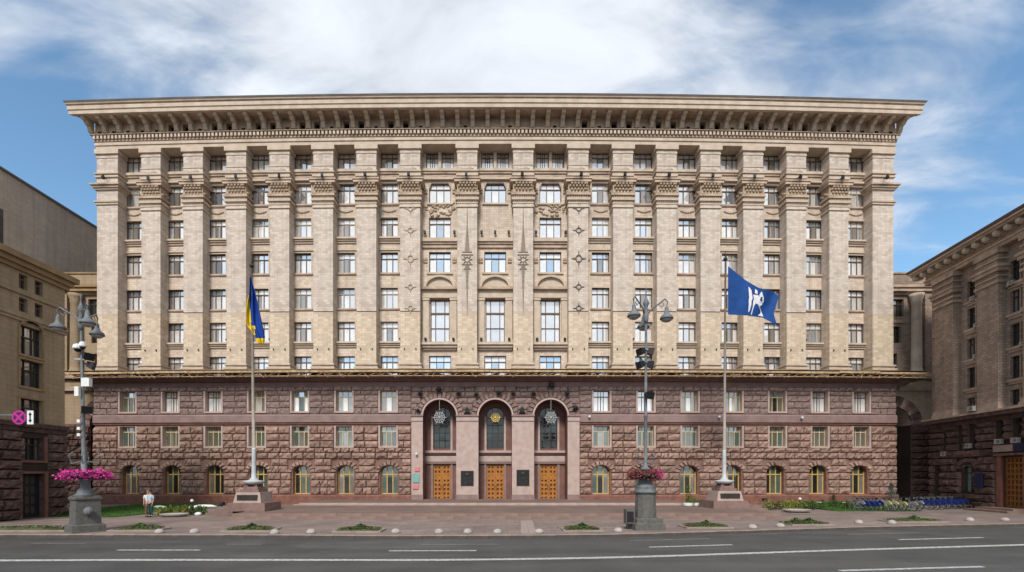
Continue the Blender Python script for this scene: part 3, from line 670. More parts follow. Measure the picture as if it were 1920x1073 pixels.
# brackets: scrolled blocks under the soffit
bk = MB()
bp_ = [(45.88, -1.0), (45.88, 0), (44.72, 0), (44.72, -.16), (44.82, -.3), (45.02, -.26), (45.12, -.36), (45.3, -.52), (45.42, -.5), (45.5, -.62), (45.55, -.86), (45.68, -1.0)]
k = len(bp_); w_ = .18
bk.add([(-w_, y-YF, z) for y, z in bp_]+[(w_, y-YF, z) for y, z in bp_], [tuple(range(k)), tuple(range(k, 2*k))[::-1]]+[(i, (i+1) % k, (i+1) % k+k, i+k)[::-1] for i in range(k)], TRIM)
bk.box(-.22, .22, -.33, -.12, -.98, -.86, TRIM); bk.box(-.22, .22, -1.24, -.9, -.1, 0, TRIM_D)
BK = bk.mesh('bracket')
for x in BRX: put('bracket', BK, x, YF, 36.318, corn)
for s in (-1, 1):
    for kk in range(6):
        xx = (XA+.1) if s < 0 else (XZ-.1); ob('bracket', BK, corn, (xx, 47.5+kk*1.4, 36.318), -s*-pi/2 if False else (pi/2*-1 if s < 0 else pi/2))
dn = MB(); nd = int((XZ-XA+.2)/.36)
for i in range(nd+1): x = XA-.1+i*.36; dn.box(x, x+.2, 45.62, 45.885, 34.68, 34.98, TRIM)
ob('dentil_course', dn.mesh('dentil_course', bendf=bend), corn, kind='stuff')

# --- granite base ------------------------------------------------
BXA, BXZ = UX(177, YB), UX(1679, YB)
U8 = [246.5, 326, 405.5, 486, 566, 648, 730, 1126, 1208, 1290, 1371.5, 1452, 1531, 1608]
U10 = [252, 330, 408.5, 489.5, 569, 650.5, 731.5, 1125, 1206.5, 1288, 1369, 1448.5, 1527.5, 1604]
YG = YB+.42
X8 = [UX(u, YG) for u in U8]; X10 = [UX(u, YG) for u in U10]
W8, W10 = 1.52, 1.62
R8, R9, R10 = (8.72, 10.62), (5.45, 7.3), (.98, 3.62)
op = []
for x in X8: op += [(x-W8/2, x+W8/2, *R8), (x-W8/2, x+W8/2, *R9)]
for x in X10: op.append((x-W10/2, x+W10/2, R10[0], R10[1]))
PC = [UX(u, YB) for u in (824.5, 928.5, 1032.5)]; PR = 1.56; PSP = 8.22
portal_l, portal_r = UX(772, YB), UX(1086, YB)
bh = list(op)+[(x-PR, x+PR, 0.25, PSP+PR+.02) for x in PC]
mb = MB(); holes_wall(mb, BXA+.08, BXZ-.08, 0, 11.5, YB, bh, JOINT, .45, GR_SM); ob('base_wall', mb.mesh('base_wall', bendf=bend), hall)
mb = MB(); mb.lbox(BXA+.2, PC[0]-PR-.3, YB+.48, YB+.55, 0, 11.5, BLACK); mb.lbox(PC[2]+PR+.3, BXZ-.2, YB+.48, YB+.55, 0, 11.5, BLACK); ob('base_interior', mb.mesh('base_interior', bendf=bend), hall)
mb = MB()
for (xa, xb) in ((BXA+.08, BXA+.5), (BXZ-.5, BXZ-.08)): mb.box(xa, xb, YB+bend(BXA)+.01, 62, 0, 11.5, JOINT)
ob('base_side_wall', mb, hall)
def bprof(name, pts, m, x0=BXA, x1=BXZ, par=hall):
    mb = MB(); mb.profile(x0, x1, pts, m, miter=YB); return ob(name, mb.mesh(name, bendf=bend), par)
bprof('base_cornice', [(YB-.75, 11.75), (YB+1.6, 11.75), (YB+1.6, 11.95), (YB-.8, 11.95)], GR_BELT)
bprof('base_cornice', [(YB-.35, 11.45), (YB+1.5, 11.45), (YB+1.5, 11.747), (YB-.62, 11.747)], GR_IN)
bprof('base_frieze', [(YB-.10, 10.98), (YB+.4, 10.98), (YB+.4, 11.447), (YB-.10, 11.447)], GR_BELT)
for (xa, xb) in ((BXA, portal_l+.2), (portal_r-.2, BXZ)):
    if xa == BXA: a_, b_ = BXA, portal_l
    else: a_, b_ = portal_r, BXZ
    mb = MB(); mb.profile(a_, b_, [(YB-.22, 7.68), (YB+.1, 7.68), (YB+.1, 8.42), (YB-.16, 8.42), (YB-.22, 8.3)], GR_BELT); ob('belt_course', mb.mesh('belt_course', bendf=bend), hall)
    mb = MB(); mb.profile(a_, b_, [(YB-.12, 7.5), (YB+.1, 7.5), (YB+.1, 7.677), (YB-.12, 7.677)], GR_IN); ob('belt_course', mb.mesh('belt_course', bendf=bend), hall)
    mb = MB(); mb.profile(a_, b_, [(YB-.40, 0), (YB+.1, 0), (YB+.1, .93), (YB-.28, .93), (YB-.40, .8)], GR_PL); ob('plinth', mb.mesh('plinth', bendf=bend), hall)
# window surrounds
su = MB(); su.box(-W8/2-.16, -W8/2, -.1, 0, 0, 1.9, GR_SM); su.box(W8/2, W8/2+.16, -.1, 0, 0, 1.9, GR_SM); su.box(-W8/2-.16, W8/2+.16, -.12, 0, -.16, -.002, GR_SM); SU = su.mesh('stone_surround')
GL = gl_variants(W8, 1.9, .4, False); GLM = [win_glass(W8, 1.9, .4, [G_MID, G_CUR, G_MID], [G_MID]).mesh('glazing'), win_glass(W8, 1.9, .4, [G_WHT, G_WHT], [G_CUR]).mesh('glazing'), win_glass(W8, 1.9, .4, [G_GRN, G_DK, G_GRN], [G_BLU]).mesh('glazing'), win_glass(W8, 1.9, .4, [G_WHT, G_DK, G_WHT], [G_BLU]).mesh('glazing')]
FL = [win_frame(W8, 1.9, FR_C, .4, t=.05).mesh('window'), win_frame(W8, 1.9, FR_BR, .4, t=.05, bars=(.5,)).mesh('window')]
br8 = {2: 1, 1: 1, 4: 3, 0: 2, 5: 0, 6: 0, 7: 1, 8: 1, 9: 0, 12: 1, 13: 1, 11: 2, 3: 0, 10: 0}
for i, x in enumerate(X8):
    for r, (a, b_) in enumerate((R8, R9)):
        w = put('window', FL[1] if (r == 0 and br8[i] == 1) else FL[0], x, YB, a)
        ob('glazing', GLM[br8[i]] if r == 0 else random.choice(GL), w); ob('stone_surround', SU, w)
# arched ground floor windows
def arch_top(w, rise, n=10): return [(w/2*cos(pi*k/n), rise*sin(pi*k/n)) for k in range(n+1)]
hw = W10/2; hs = 2.05; rise = R10[1]-R10[0]-hs
sp_ = MB(); at = arch_top(W10, rise, 12)
for k in range(12):
    a, b_ = at[k], at[k+1]; sp_.add([(a[0], .0, hs+a[1]), (b_[0], .0, hs+b_[1]), (b_[0], .0, hs+rise+.02), (a[0], .0, hs+rise+.02), (a[0], .42, hs+a[1]), (b_[0], .42, hs+b_[1])], [(0, 3, 2, 1), (0, 1, 5, 4)], GR_IN)
SPAN = sp_.mesh('arch_head')
fr = MB(); yy0, yy1 = .36, .43
for x in (-hw+.035, -.27, .27, hw-.035): fr.box(x-.045, x+.045, yy0, yy1, 0, hs+rise*.9 if abs(x) < .5 else hs+.05, FR_Y)
fr.box(-hw, hw, yy0-.01, yy1-.01, 1.78, 1.88, FR_Y); fr.box(-hw, hw, yy0-.01, yy1-.01, 0, .07, FR_Y)
FR10 = fr.mesh('arched_window')
G10 = []
for k in range(5):
    g = MB(); ms = [[G_TEAL, G_DK, G_TEAL], [G_MID, G_DK, G_DK], [G_TEAL, G_DK, G_MID], [G_DK, G_GRN, G_TEAL], [G_MID, G_DK, G_MID]][k]
    for j, (xa, xb) in enumerate(((-hw, -.27), (-.27, .27), (.27, hw))):
        g.add([(xa,.42,0),(xb,.42,0),(xb,.42,1.8),(xa,.42,1.8)], [(0,1,2,3)], ms[j]); g.add([(xa,.42,1.86),(xb,.42,1.86),(xb,.42,2.7),(xa,.42,2.7)], [(0,1,2,3)], random.choice([G_DK, G_TEAL]))
    G10.append(g.mesh('glazing'))
rv = MB(); rv.box(hw, hw+.10, -.02, .4, 0, hs, GR_PL); RV = rv.mesh('red_granite_jamb')
for i, x in enumerate(X10):
    w = put('arched_window', FR10, x, YB, R10[0]); ob('glazing', random.choice(G10), w); ob('arch_head', SPAN, w); ob('stone_jamb', RV, w); ob('stone_jamb', RV, w, (-2*hw-.1, 0, 0))

# --- rock-faced stones
def stone_mesh(seed, m, p=.2):
    rnd = random.Random(seed); nx, nz = 6, 4; vs = []; fs = []
    for j in range(nz+1):
        for i in range(nx+1):
            ex = min(i, nx-i); ez = min(j, nz-j); x = i/nx; z = j/nz
            if ex == 0 or ez == 0: y = 0.0
            else: y = -(p*.55+rnd.random()*p*.75+(p*.35 if j >= nz/2 else 0)); x += rnd.uniform(-.045, .045)*(1 if ex > 1 else .4); z += rnd.uniform(-.05, .05)
            if ex == 0 or ez == 0: x = .5+(x-.5)*.985; z = .5+(z-.5)*.95
            else:
                if ex == 1: x = (.06 if i == 1 else .94)+rnd.uniform(-.02, .02)
                if ez == 1: z = (.13 if j == 1 else .88)+rnd.uniform(-.05, .05)
            vs.append((x, y, z))
    n = nx+1
    for j in range(nz):
        for i in range(nx): a = j*n+i; fs.append((a, a+1, a+n+1, a+n))
    per = [i for i in range(n)]+[j*n+nx for j in range(1, nz+1)]+[nz*n+i for i in range(nx-1, -1, -1)]+[j*n for j in range(nz-1, 0, -1)]
    o = len(vs); vs += [(vs[i][0], .12, vs[i][2]) for i in per]; k = len(per)
    for i in range(k): fs.append((per[i], o+i, o+(i+1) % k, per[(i+1) % k]))
    mb = MB(); mb.add(vs, fs, m); return mb
ST = {}
for nm, m, p in (('lo', GRAN, .19), ('up', GRAN_U, .10), ('dk', GRAN_D, .24)): ST[nm] = [stone_mesh(k*13+len(nm), m, p) for k in range(14)]
STM = {k: [s.mesh('stone') for s in v] for k, v in ST.items()}
stones = []      # (x0,x1,z0,z1,kind)
def course(x0, x1, z0, z1, blocks, kind, wmin=.8, wmax=1.35):
    """fill one course between x0 and x1, leaving the blocked spans free"""
    segs = [(x0, x1)]
    for (a, b_) in blocks:
        ns = []
        for (s, e) in segs:
            if b_ <= s or a >= e: ns.append((s, e)); continue
            if a > s: ns.append((s, a))
            if b_ < e: ns.append((b_, e))
        segs = ns
    for (s, e) in segs:
        L_ = e-s
        if L_ < .12: continue
        x = s; k = max(1, round(L_/random.uniform(wmin, wmax)))
        if L_ < wmin*1.35: k = 1
        cuts = [s+L_*(i+(random.uniform(-.18, .18) if 0 < i < k else 0))/k for i in range(k+1)]
        for i in range(k): stones.append((cuts[i], cuts[i+1], z0, z1, kind))
def blocks_for(z0, z1, pad=.16):
    bl = []
    for x in X8:
        for (a, b_) in (R8, R9):
            if z0 < b_-.02 and z1 > a-.16+.02: bl.append((x-W8/2-pad, x+W8/2+pad))
    for x in X10:
        if z0 < R10[1]+.1 and z1 > R10[0]: bl.append((x-hw-.12, x+hw+.12))
    return bl
zl = [.94, 1.62, 2.3, 2.98, 3.62, 4.28, 4.86, 5.29, 5.95, 6.62, 7.3, 7.5]
VOUS = (3.62, 4.28)
for (xa, xb) in ((BXA, portal_l-.02), (portal_r+.02, BXZ)):
    for i in range(len(zl)-2):
        bl = blocks_for(zl[i]+.02, zl[i+1]-.02)
        if zl[i] in (2.98, 3.62): bl = [(x-1.25, x+1.25) for x in X10]
        course(xa, xb, zl[i], zl[i+1], bl, 'lo')
    zu = [8.42, 9.02, 9.62, 10.22, 10.62, 10.98]
    for i in range(len(zu)-1): course(xa, xb, zu[i], zu[i+1], blocks_for(zu[i]+.02, zu[i+1]-.02), 'up')
# above the portals, between the arches
for (z0, z1) in ((8.25, 8.8), (8.8, 9.4), (9.4, 9.95), (9.95, 10.5), (10.5, 10.98)):
    zm = (z0+z1)/2; bl = []
    for x in PC:
        r = PR+.72
        if zm-PSP < r: q = sqrt(max(.01, r*r-(zm-PSP)**2)); bl.append((x-q, x+q))
        if z0 >= 10.4: pass
    course(portal_l, portal_r, z0, z1, bl, 'up', .9, 1.7)
random.shuffle(stones)
stones.sort(key=lambda s: -(s[1]-s[0])*(s[3]-s[2])+abs(s[0])*.015)
rest = MB()
for n_, (a, b_, z0, z1, kd) in enumerate(stones):
    xm = (a+b_)/2; i = random.randrange(14); fl = random.random() < .5
    if n_ < 292:
        o = put('stone', STM[kd][i], a, YB-.002, z0, sc=(b_-a, 1, z1-z0))
        sl = math.atan2(bend(b_)-bend(a), b_-a); o.rotation_euler = (0, 0, sl)
    else:
        s = ST[kd][i]; o_ = [(a+(b_-a)*x, YB-.002+y, z0+(z1-z0)*z) for x, y, z in s.v]; rest.add(o_, s.f, s.mats[0])
ob('stones_beyond_count', rest.mesh('stones', bendf=bend), hall, kind='stuff')
print('stones', len(stones))
# voussoirs over the ground floor windows and round the portals
def fan(cx_, cz, r0, r1, a0, a1, n, m, y=0, p=.2, ry=1.0, rnd=None):
    mb = MB()
    for k in range(n):
        t0 = a0+(a1-a0)*(k+.04)/n; t1 = a0+(a1-a0)*(k+.96)/n; jj = random.uniform(.9, 1.15); rr = r1*random.uniform(.95, 1.05)
        q = [(r0, t0), (r0, t1), (rr, t1), (rr, t0)]; c4 = [(cx_+r*cos(t), cz+r*sin(t)*ry) for r, t in q]
        mid = (sum(c[0] for c in c4)/4, sum(c[1] for c in c4)/4)
        inn = [((c[0]-mid[0])*.72+mid[0]+random.uniform(-.03, .03), (c[1]-mid[1])*.72+mid[1]+random.uniform(-.03, .03)) for c in c4]
        vs = [(c[0], y+.02, c[1]) for c in c4]+[(c[0], y-p*jj*random.uniform(.7, 1.2), c[1]) for c in inn]
        mb.add(vs, [(4, 7, 6, 5), (0, 4, 5, 1), (1, 5, 6, 2), (2, 6, 7, 3), (3, 7, 4, 0)], m)
    return mb
for x in X10:
    v = fan(0, 2.95, .86, 1.38, pi*.02, pi*.98, 9, GRAN, 0, .22, .82)
    v.box(-1.24, -.84, -.03, .02, 2.98, 3.2, GRAN); v.box(.84, 1.24, -.03, .02, 2.98, 3.2, GRAN)
    put('voussoir_arch', v, x, YB, 0)
for x in PC: put('voussoir_arch', fan(0, PSP, PR+.16, PR+.72, 0, pi, 15, GRAN_U, 0, .14), x, YB, 0)
# lintel stones over the middle row
LT = MB(); LT.add([], [], GRAN)
for i in range(2): pass

# --- portals
piers = [(portal_l, PC[0]-PR), (PC[0]+PR, PC[1]-PR), (PC[1]+PR, PC[2]-PR), (PC[2]+PR, portal_r)]
for (a, b_) in piers:
    m = MB(); m.box(a, b_, YB-.2, YB+.01, .93, PSP-.5, GR_SM); m.box(a-.02, b_+.02, YB-.24, YB+.01, PSP-.497, PSP-.42, GR_BELT); m.box(a, b_, YB-.22, YB+.01, PSP-.417, PSP-.02, GR_SM); m.box(a-.05, b_+.05, YB-.32, YB+.01, PSP-.017, PSP+.12, GR_BELT)
    m.box(a-.04, b_+.04, YB-.34, YB+.01, .3, .927, GR_BELT); ob('portal_pier', m.mesh('portal_pier', bendf=bend), hall)
DEP = 1.75
def ringarc(mb, r0, r1, y0, y1, m, n=20, z=PSP):
    for k in range(n):
        a, b_ = pi*k/n, pi*(k+1)/n; mb.poly([(r1*cos(a), z+r1*sin(a)), (r1*cos(b_), z+r1*sin(b_)), (r0*cos(b_), z+r0*sin(b_)), (r0*cos(a), z+r0*sin(a))][::-1], y0, y1, m)
WZ0, WZ1, WWD = 5.32, 9.3, 1.68       # portal window
for i, x in enumerate(PC):
    pt = put('portal', None, x, YB, 0)
    m = MB(); ringarc(m, PR, PR+.16, -.16, .05, GR_SM); ob('archivolt', m, pt)
    m = MB()
    m.box(-PR-.3, -PR, .0, DEP, .3, PSP, GR_IN); m.box(PR, PR+.3, .0, DEP, .3, PSP, GR_IN); ringarc(m, PR, PR+.3, 0.06, DEP, GR_IN); ob('portal_reveal', m, pt)
    # spandrel above the rectangular hole in the front sheet
    m = MB()
    for k in range(16):
        a, b_ = pi*k/16, pi*(k+1)/16; p0, p1 = (PR*cos(a), PSP+PR*sin(a)), (PR*cos(b_), PSP+PR*sin(b_)); zt = PSP+PR+.03
        m.add([(p0[0], -.001, p0[1]), (p1[0], -.001, p1[1]), (p1[0], -.001, zt), (p0[0], -.001, zt)], [(0, 3, 2, 1)], JOINT)
    ob('spandrel', m, pt)
    # back wall of the niche
    m = MB(); hw2 = WWD/2
    m.box(-PR, -hw2, DEP, DEP+.3, .3, PSP+PR, GR_IN); m.box(hw2, PR, DEP, DEP+.3, .3, PSP+PR, GR_IN)
    m.box(-hw2, hw2, DEP, DEP+.3, 3.72, WZ0, GR_IN)
    rr = hw2; zc = WZ1-rr
    for k in range(12):
        a, b_ = pi*k/12, pi*(k+1)/12; m.poly([(rr*cos(a), zc+rr*sin(a)), (rr*cos(b_), zc+rr*sin(b_)), (rr*cos(b_), PSP+PR), (rr*cos(a), PSP+PR)], DEP, DEP+.3, GR_IN)
    ob('niche_wall', m, pt)
    m = MB(); m.box(-PR, PR, DEP-.3, DEP, 4.9, 5.12, GR_SM); m.box(-PR, PR, DEP-.2, DEP, 4.75, 4.897, GR_IN); m.box(-PR, PR, DEP-.12, DEP, 4.05, 4.6, GR_SM); m.box(-PR, PR, DEP-.2, DEP, 3.85, 4.0, GR_BELT)
    m.box(-hw2-.22, -hw2, DEP-.1, DEP, .3, 3.85, GR_BELT); m.box(hw2, hw2+.22, DEP-.1, DEP, .3, 3.85, GR_BELT)
    m.box(-hw2-.2, -hw2, DEP-.08, DEP, 5.12, 8.4, GR_SM); m.box(hw2, hw2+.2, DEP-.08, DEP, 5.12, 8.4, GR_SM); ob('door_surround', m, pt)
    # arched window over the door
    m = MB()
    for xx in (-hw2+.03, -.28, .28, hw2-.03): m.box(xx-.03, xx+.03, DEP+.18, DEP+.24, WZ0, WZ1-(.45 if abs(xx) > .5 else .12), FR_DK)
    for z in (WZ0+.03, 6.1, 6.85, 7.6, 8.3): m.box(-hw2, hw2, DEP+.17, DEP+.23, z-.03, z+.03, FR_DK)
    pw = ob('portal_window', m, pt)
    for xa, xb in ((-hw2, -.28), (-.28, .28), (.28, hw2)):
        for za, zb in ((WZ0, 6.1), (6.1, 6.85), (6.85, 7.6), (7.6, 8.3), (8.3, 9.3)):
            g = MB(); q = random.uniform(-.006, .006); g.add([(xa+.02, DEP+.25+q, za+.02), (xb-.02, DEP+.25-q, za+.02), (xb-.02, DEP+.25-q, zb-.02), (xa+.02, DEP+.25+q, zb-.02)], [(0, 1, 2, 3)], random.choice([G_PORT, G_PORT, G_PORT, G_PORT])); ob('pane', g, pw)
    # door: two leaves of studded oak squares
    for s in (-1, 1):
        xa, xb = (-hw2, -.015) if s < 0 else (.015, hw2); w_ = xb-xa
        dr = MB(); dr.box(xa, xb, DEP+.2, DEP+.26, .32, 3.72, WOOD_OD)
        cols = [xa, xa+w_*.5, xb]; zs = [.32+.425*k for k in range(9)]
        for c in cols: c2 = min(max(c, xa+.07), xb-.07); dr.box(c2-.08, c2+.08, DEP+.10, DEP+.2, .32, 3.72, WOOD_O)
        for z in zs: z2 = min(max(z, .4), 3.64); dr.box(xa+.14, xb-.14, DEP+.11, DEP+.2, z2-.1, z2+.1, WOOD_O)
        dr.box(xa+.01, xb-.01, DEP+.09, DEP+.2, 2.3, 2.72, WOOD_O)
        d_ = ob('door_leaf', dr, pt)
        hd = MB(); hd.tube([(-s*-.12 if False else s*.1, DEP+.06, 1.3), (s*.1, DEP+.02, 1.4), (s*.1, DEP+.02, 1.75), (s*.1, DEP+.06, 1.85)], .018, BRONZE); ob('handle', hd, d_)
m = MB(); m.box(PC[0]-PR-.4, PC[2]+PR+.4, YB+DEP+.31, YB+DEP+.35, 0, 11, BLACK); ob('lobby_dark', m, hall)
# plaques and small plates
for (u0, u1, v0, v1, mt, nm) in ((864, 888, 883, 911, BRONZE, 'plaque'), (968.5, 992.5, 881, 911, BRONZE, 'plaque'), (774, 786, 889, 905, TEALS, 'sign_plate'), (778, 787, 876, 884, PINKS, 'sign_plate'), (774, 785, 909, 917, PINKS, 'sign_plate')):
    xa, xb = UX(u0, YB-.2), UX(u1, YB-.2); za, zb = zz_(v1, YB-.2), zz_(v0, YB-.2); m = MB(); m.box(xa, xb, YB-.26, YB-.2, za, zb, mt)
    if nm == 'plaque':
        m.box(xa+.06, xb-.06, YB-.275, YB-.26, za+.06, zb-.06, IRON)
        m.ball(((xa+xb)/2, YB-.28, zb-.38), .2, BRONZE, 8, 6, (1, .3, 1))
        for k in range(6): m.box(xa+.2+.05*(k % 2), xb-.2-.06*((k+1) % 3), YB-.285, YB-.27, za+.16+k*.11, za+.2+k*.11, BRONZE)
    ob(nm, m, hall)
for (u, v) in ((781, 851), (168, 762), (1503, 782), (1348+0, 781), (1105, 781)):
    x = UX(u, YB-.3); m = MB(); m.tube([(x, YB-.1, zz_(v, YB-.3)), (x, YB-.34, zz_(v, YB-.3))], .05, WHITE); m.ball((x, YB-.42, zz_(v, YB-.3)-.03), .12, WHITE, 8, 6); ob('dome_camera', m.mesh('dome_camera', bendf=bend), hall)
# dark lanterns round the arches
sl_ = MB()
for k in range(8):
    a = k*pi/4; sl_.poly([(cos(a)*.34, sin(a)*.34), (cos(a+.5)*.15, sin(a+.5)*.15), (cos(a-.5)*.15, sin(a-.5)*.15)][::-1], -.2, -.1, IRON)
sl_.ball((0, -.18, 0), .2, IRON, 8, 6); sl_.box(-.03, .03, -.15, .1, -.03, .03, IRON); SLM = sl_.mesh('star_lamp')
for (u, v, s) in ((788, 738, .8), (860, 738, .85), (893, 740, .8), (962, 738, .8), (1000, 738, .85), (1063, 738, .85), (1079, 765, 1.0), (784, 770, .7), (823, 731, 1.1), (935, 737, .9), (1034, 723, 1.1)):
    x = UX(u, YB-.2); put('star_lamp', SLM, x, YB-.15, zz_(v, YB-.2), sc=(s, 1, s))
fl_ = MB(); fl_.box(-.3, .3, -.35, -.05, 0, .1, IRON); fl_.box(-.2, .2, -.42, -.12, .1, .4, IRON); fl_.poly([(-.2, .4), (.2, .4), (0, .62)], -.35, -.15, IRON); FLM = fl_.mesh('floodlight')
for (u, v) in ((876, 776), (979, 775)): put('floodlight', FLM, UX(u, YB-.3), YB-.05, zz_(v, YB-.3))
for (pa, pb) in (((795, 727), (783, 727)), ((863, 727), (893, 727)), ((862, 742), (893, 742)), ((966, 727), (996, 727)), ((966, 742), (996, 742))):
    xa, xb = sorted((UX(pa[0], YB-.2), UX(pb[0], YB-.2))); z = zz_(pa[1], YB-.2); m = MB(); m.box(xa, xb, YB-.24, YB-.2, z-.015, z+.015, IRON); ob('lamp_rail', m.mesh('lamp_rail', bendf=bend), hall)

# ================================================================== canopy of planks on the base cornice
can = thing('protective_canopy', 'narrow raw-timber safety canopy running along the whole front above the granite base', 'canopy')
CXA, CXZ = BXA-1.9, BXZ+1.9
for (ya, yb, za, zb) in ((43.80, 43.86, 11.98, 12.16), (44.1, 44.28, 12.1, 12.14), (44.7, 44.85, 12.16, 12.2), (45.15, 45.35, 12.18, 12.22), (45.3, 45.38, 12.45, 12.6)):
    x = CXA
    while x < CXZ-.5:
        e = min(CXZ, x+random.uniform(3.6, 5.2)); m = MB(); dz = random.uniform(-.03, .04); m.lbox(x+.01, e-.01, ya, yb, za+dz, zb+dz, WOOD_P); ob('plank', m.mesh('plank', bendf=bend), can); x = e
m = MB(); m.lbox(CXA+.3, CXZ-.3, 43.95, 45.75, 12.27, 12.29, mat('painted_gap_shade', (.06, .04, .03), .9, .3)); ob('gap_shade_sheet', m.mesh('gap_shade_sheet', bendf=bend), can)  # added sheet; its dark colour stands in for shade between the timbers
m = MB(); m.box(-.07, .07, -1.85, .2, -.02, .1, WOOD_P); JO = m.mesh('joist')
m = MB(); m.tube([(0, -1.55, .02), (.35, .25, .62)], .05, WOOD_P, 4); STR = m.mesh('strut')
BRC = []
for q in range(4):
    m = MB(); a = random.uniform(-.45, .45); m.tube([(-a, -1.72, -.32-.05*q), (a, -1.66, .04)], .026, WOOD_P, 4); BRC.append(m.mesh('brace'))
m = MB(); m.lbox(CXA+.4, CXZ-.4, 43.92, 43.98, 11.66, 11.72, WOOD_P); ob('lower_rail', m.mesh('lower_rail', bendf=bend), can)
x = CXA+.5
while x < CXZ-.4: ob('brace', random.choice(BRC), can, (x, 45.6+bend(x), 12.0), slope(x)); x += random.uniform(.45, 1.0)
x = CXA+.3; k = 0
while x < CXZ:
    ob('joist', JO, can, (x, 45.6+bend(x), 12.0+random.uniform(-.02, .02)), slope(x)+random.choice([-.75, -.5, .5, .75, 0]))
    if k % 2 == 0 and BXA < x < BXZ: ob('strut', STR, can, (x, 45.6+bend(x), 12.05), random.uniform(-.4, .4))
    x += random.uniform(.6, 1.2); k += 1
m = MB(); m.lbox(BXA, BXZ, 45.5, 45.56, 12.25, 12.5, WOOD_P); m.lbox(BXA, BXZ, 45.5, 45.54, 12.62, 12.66, WOOD_P); ob('guard_rail', m.mesh('guard_rail', bendf=bend), can)

# ================================================================== snowflake ornaments hanging in the portals
def flake(name, label, u, v, r, m, y, string):
    o = thing(name, label, 'ornament', (UX(u, y), y, zz_(v, y)))
    w = MB()
    for k in range(12):
        a = k*pi/6; R_ = r if k % 2 == 0 else r*.8
        w.poly([(cos(a)*R_, sin(a)*R_), (cos(a+.16)*R_*.55, sin(a+.16)*R_*.55), (cos(a)*R_*.3, sin(a)*R_*.3), (cos(a-.16)*R_*.55, sin(a-.16)*R_*.55)][::-1], -.03, .03, m)
    for (ra, rb) in ((.28, .36), (.62, .70)):
        for k in range(24):
            a, b_ = 2*pi*k/24, 2*pi*(k+1)/24; w.poly([(r*ra*cos(a), r*ra*sin(a)), (r*ra*cos(b_), r*ra*sin(b_)), (r*rb*cos(b_), r*rb*sin(b_)), (r*rb*cos(a), r*rb*sin(a))], -.025, .025, m)
    ob('flake', w, o)
    h = MB(); h.ball((0, -.02, 0), r*.22, m, 8, 6, (1, .5, 1)); ob('boss', h, o)
    if string:
        s = MB(); s.tube([(0, 0, r*.9), (0, 0, string)], .012, WHITE, 4); ob('cable', s, o)
flake('snowflake_ornament', 'silver snowflake ornament hanging before the arched window of the left portal', 824, 783, .74, SILV, YB-.05, 2.9)
flake('snowflake_ornament', 'gilt rosette ornament hanging in the middle portal arch', 929, 783, .60, GOLD, YB+1.2, 0)
flake('snowflake_ornament', 'silver snowflake ornament hanging before the arched window of the right portal', 1033, 783, .74, SILV, YB-.05, 3.0)

# ================================================================== SIDE BUILDINGS (local frame: x along the wall to the right, y into the building)
def local_stones(par, x0, x1, zs, blocks, kind, cap=280, y=0):
    global stones
    stones = []
    for i in range(len(zs)-1):
        zm0, zm1 = zs[i]+.02, zs[i+1]-.02
        course(x0, x1, zs[i], zs[i+1], [(a, b_) for (a, b_, c, d_) in blocks if zm0 < d_ and zm1 > c], kind, .9, 1.7)
    for (a, b_, z0, z1, kd) in stones[:cap]: ob('stone', random.choice(STM[kd]), par, (a, y-.002, z0), scale=(b_-a, 1, z1-z0))
def simple_window(par, x0, x1, z0, z1, fm, gm, bars=(1/3, 2/3), transom=.7, depth=.25, y=0, name='window'):
    w, h = x1-x0, z1-z0; f = win_frame(w, h, fm, depth, t=.05, bars=bars, transom=transom)
    o = ob(name, f, par, ((x0+x1)/2, y, z0)); g = win_glass(w, h, depth+.02, gm, gm, bars=bars, transom=transom); ob('glazing', g, o); return o
# ---- left building
lb = thing('ochre_side_building', 'ochre building with dark granite ground floor standing side-on at the left edge of the view', 'building', (-29.1, 33.0, 0), radians(90))
def LY(u): return 29.1*F/(U0-u)-33.0       # photo column -> local x (negative: towards the viewer)
hl = []; bays = [(LY(37), LY(79)), (LY(37)-4.6, LY(79)-4.6)]
LZ = [(10.16, 11.95), (8.2, 9.85), (5.98, 7.45)]
for (a, b_) in bays:
    for (c, d_) in LZ: hl.append((a, b_, c, d_))
    for (c, d_) in ((14.15, 15.05), (12.75, 13.6)):
        hl.append((a-.05, a+.5, c, d_)); hl.append((b_-.5, b_+.05, c, d_))
    hl.append((a+.08, b_+.08, 3.65, 5.05)); hl.append((a+.08, b_+.12, .05, 2.8))
m = MB(); holes_wall(m, -9.5, 0, 5.85, 16.0, 0, [h for h in hl if h[2] > 5.5], TILE_L, .3, TILE_L); ob('wall', m, lb)
m = MB(); holes_wall(m, -9.5, 0, 0, 5.85, 0, [h for h in hl if h[2] < 5.5], JOINT_D, .4, GRAN_D); ob('granite_wall', m, lb)
m = MB(); m.box(-9.5, -.1, .42, .5, 0, 16, BLACK); ob('dark_interior', m, lb)
m = MB(); m.add([(0,0,5.85),(0,14,5.85),(0,14,16),(0,0,16)], [(0,1,2,3)], TILE_L); m.add([(0,0,0),(0,14,0),(0,14,5.85),(0,0,5.85)], [(0,1,2,3)], GRAN_D); ob('end_wall', m, lb)
m = MB(); m.box(-9.8, -9.48, 0, 14, 0, 5.84, GRAN_D); m.box(-9.8, -9.48, 0, 14, 5.842, 15.94, TILE_L); ob('near_end_wall', m, lb)
m = MB(); m.box(-9.5, 0, .1, 14, 15.95, 16.0, TRIM_D); ob('roof', m, lb)
CLB = mat('ochre_cornice', (.27, .18, .095), .8, .2, 1.2, .2, 10)
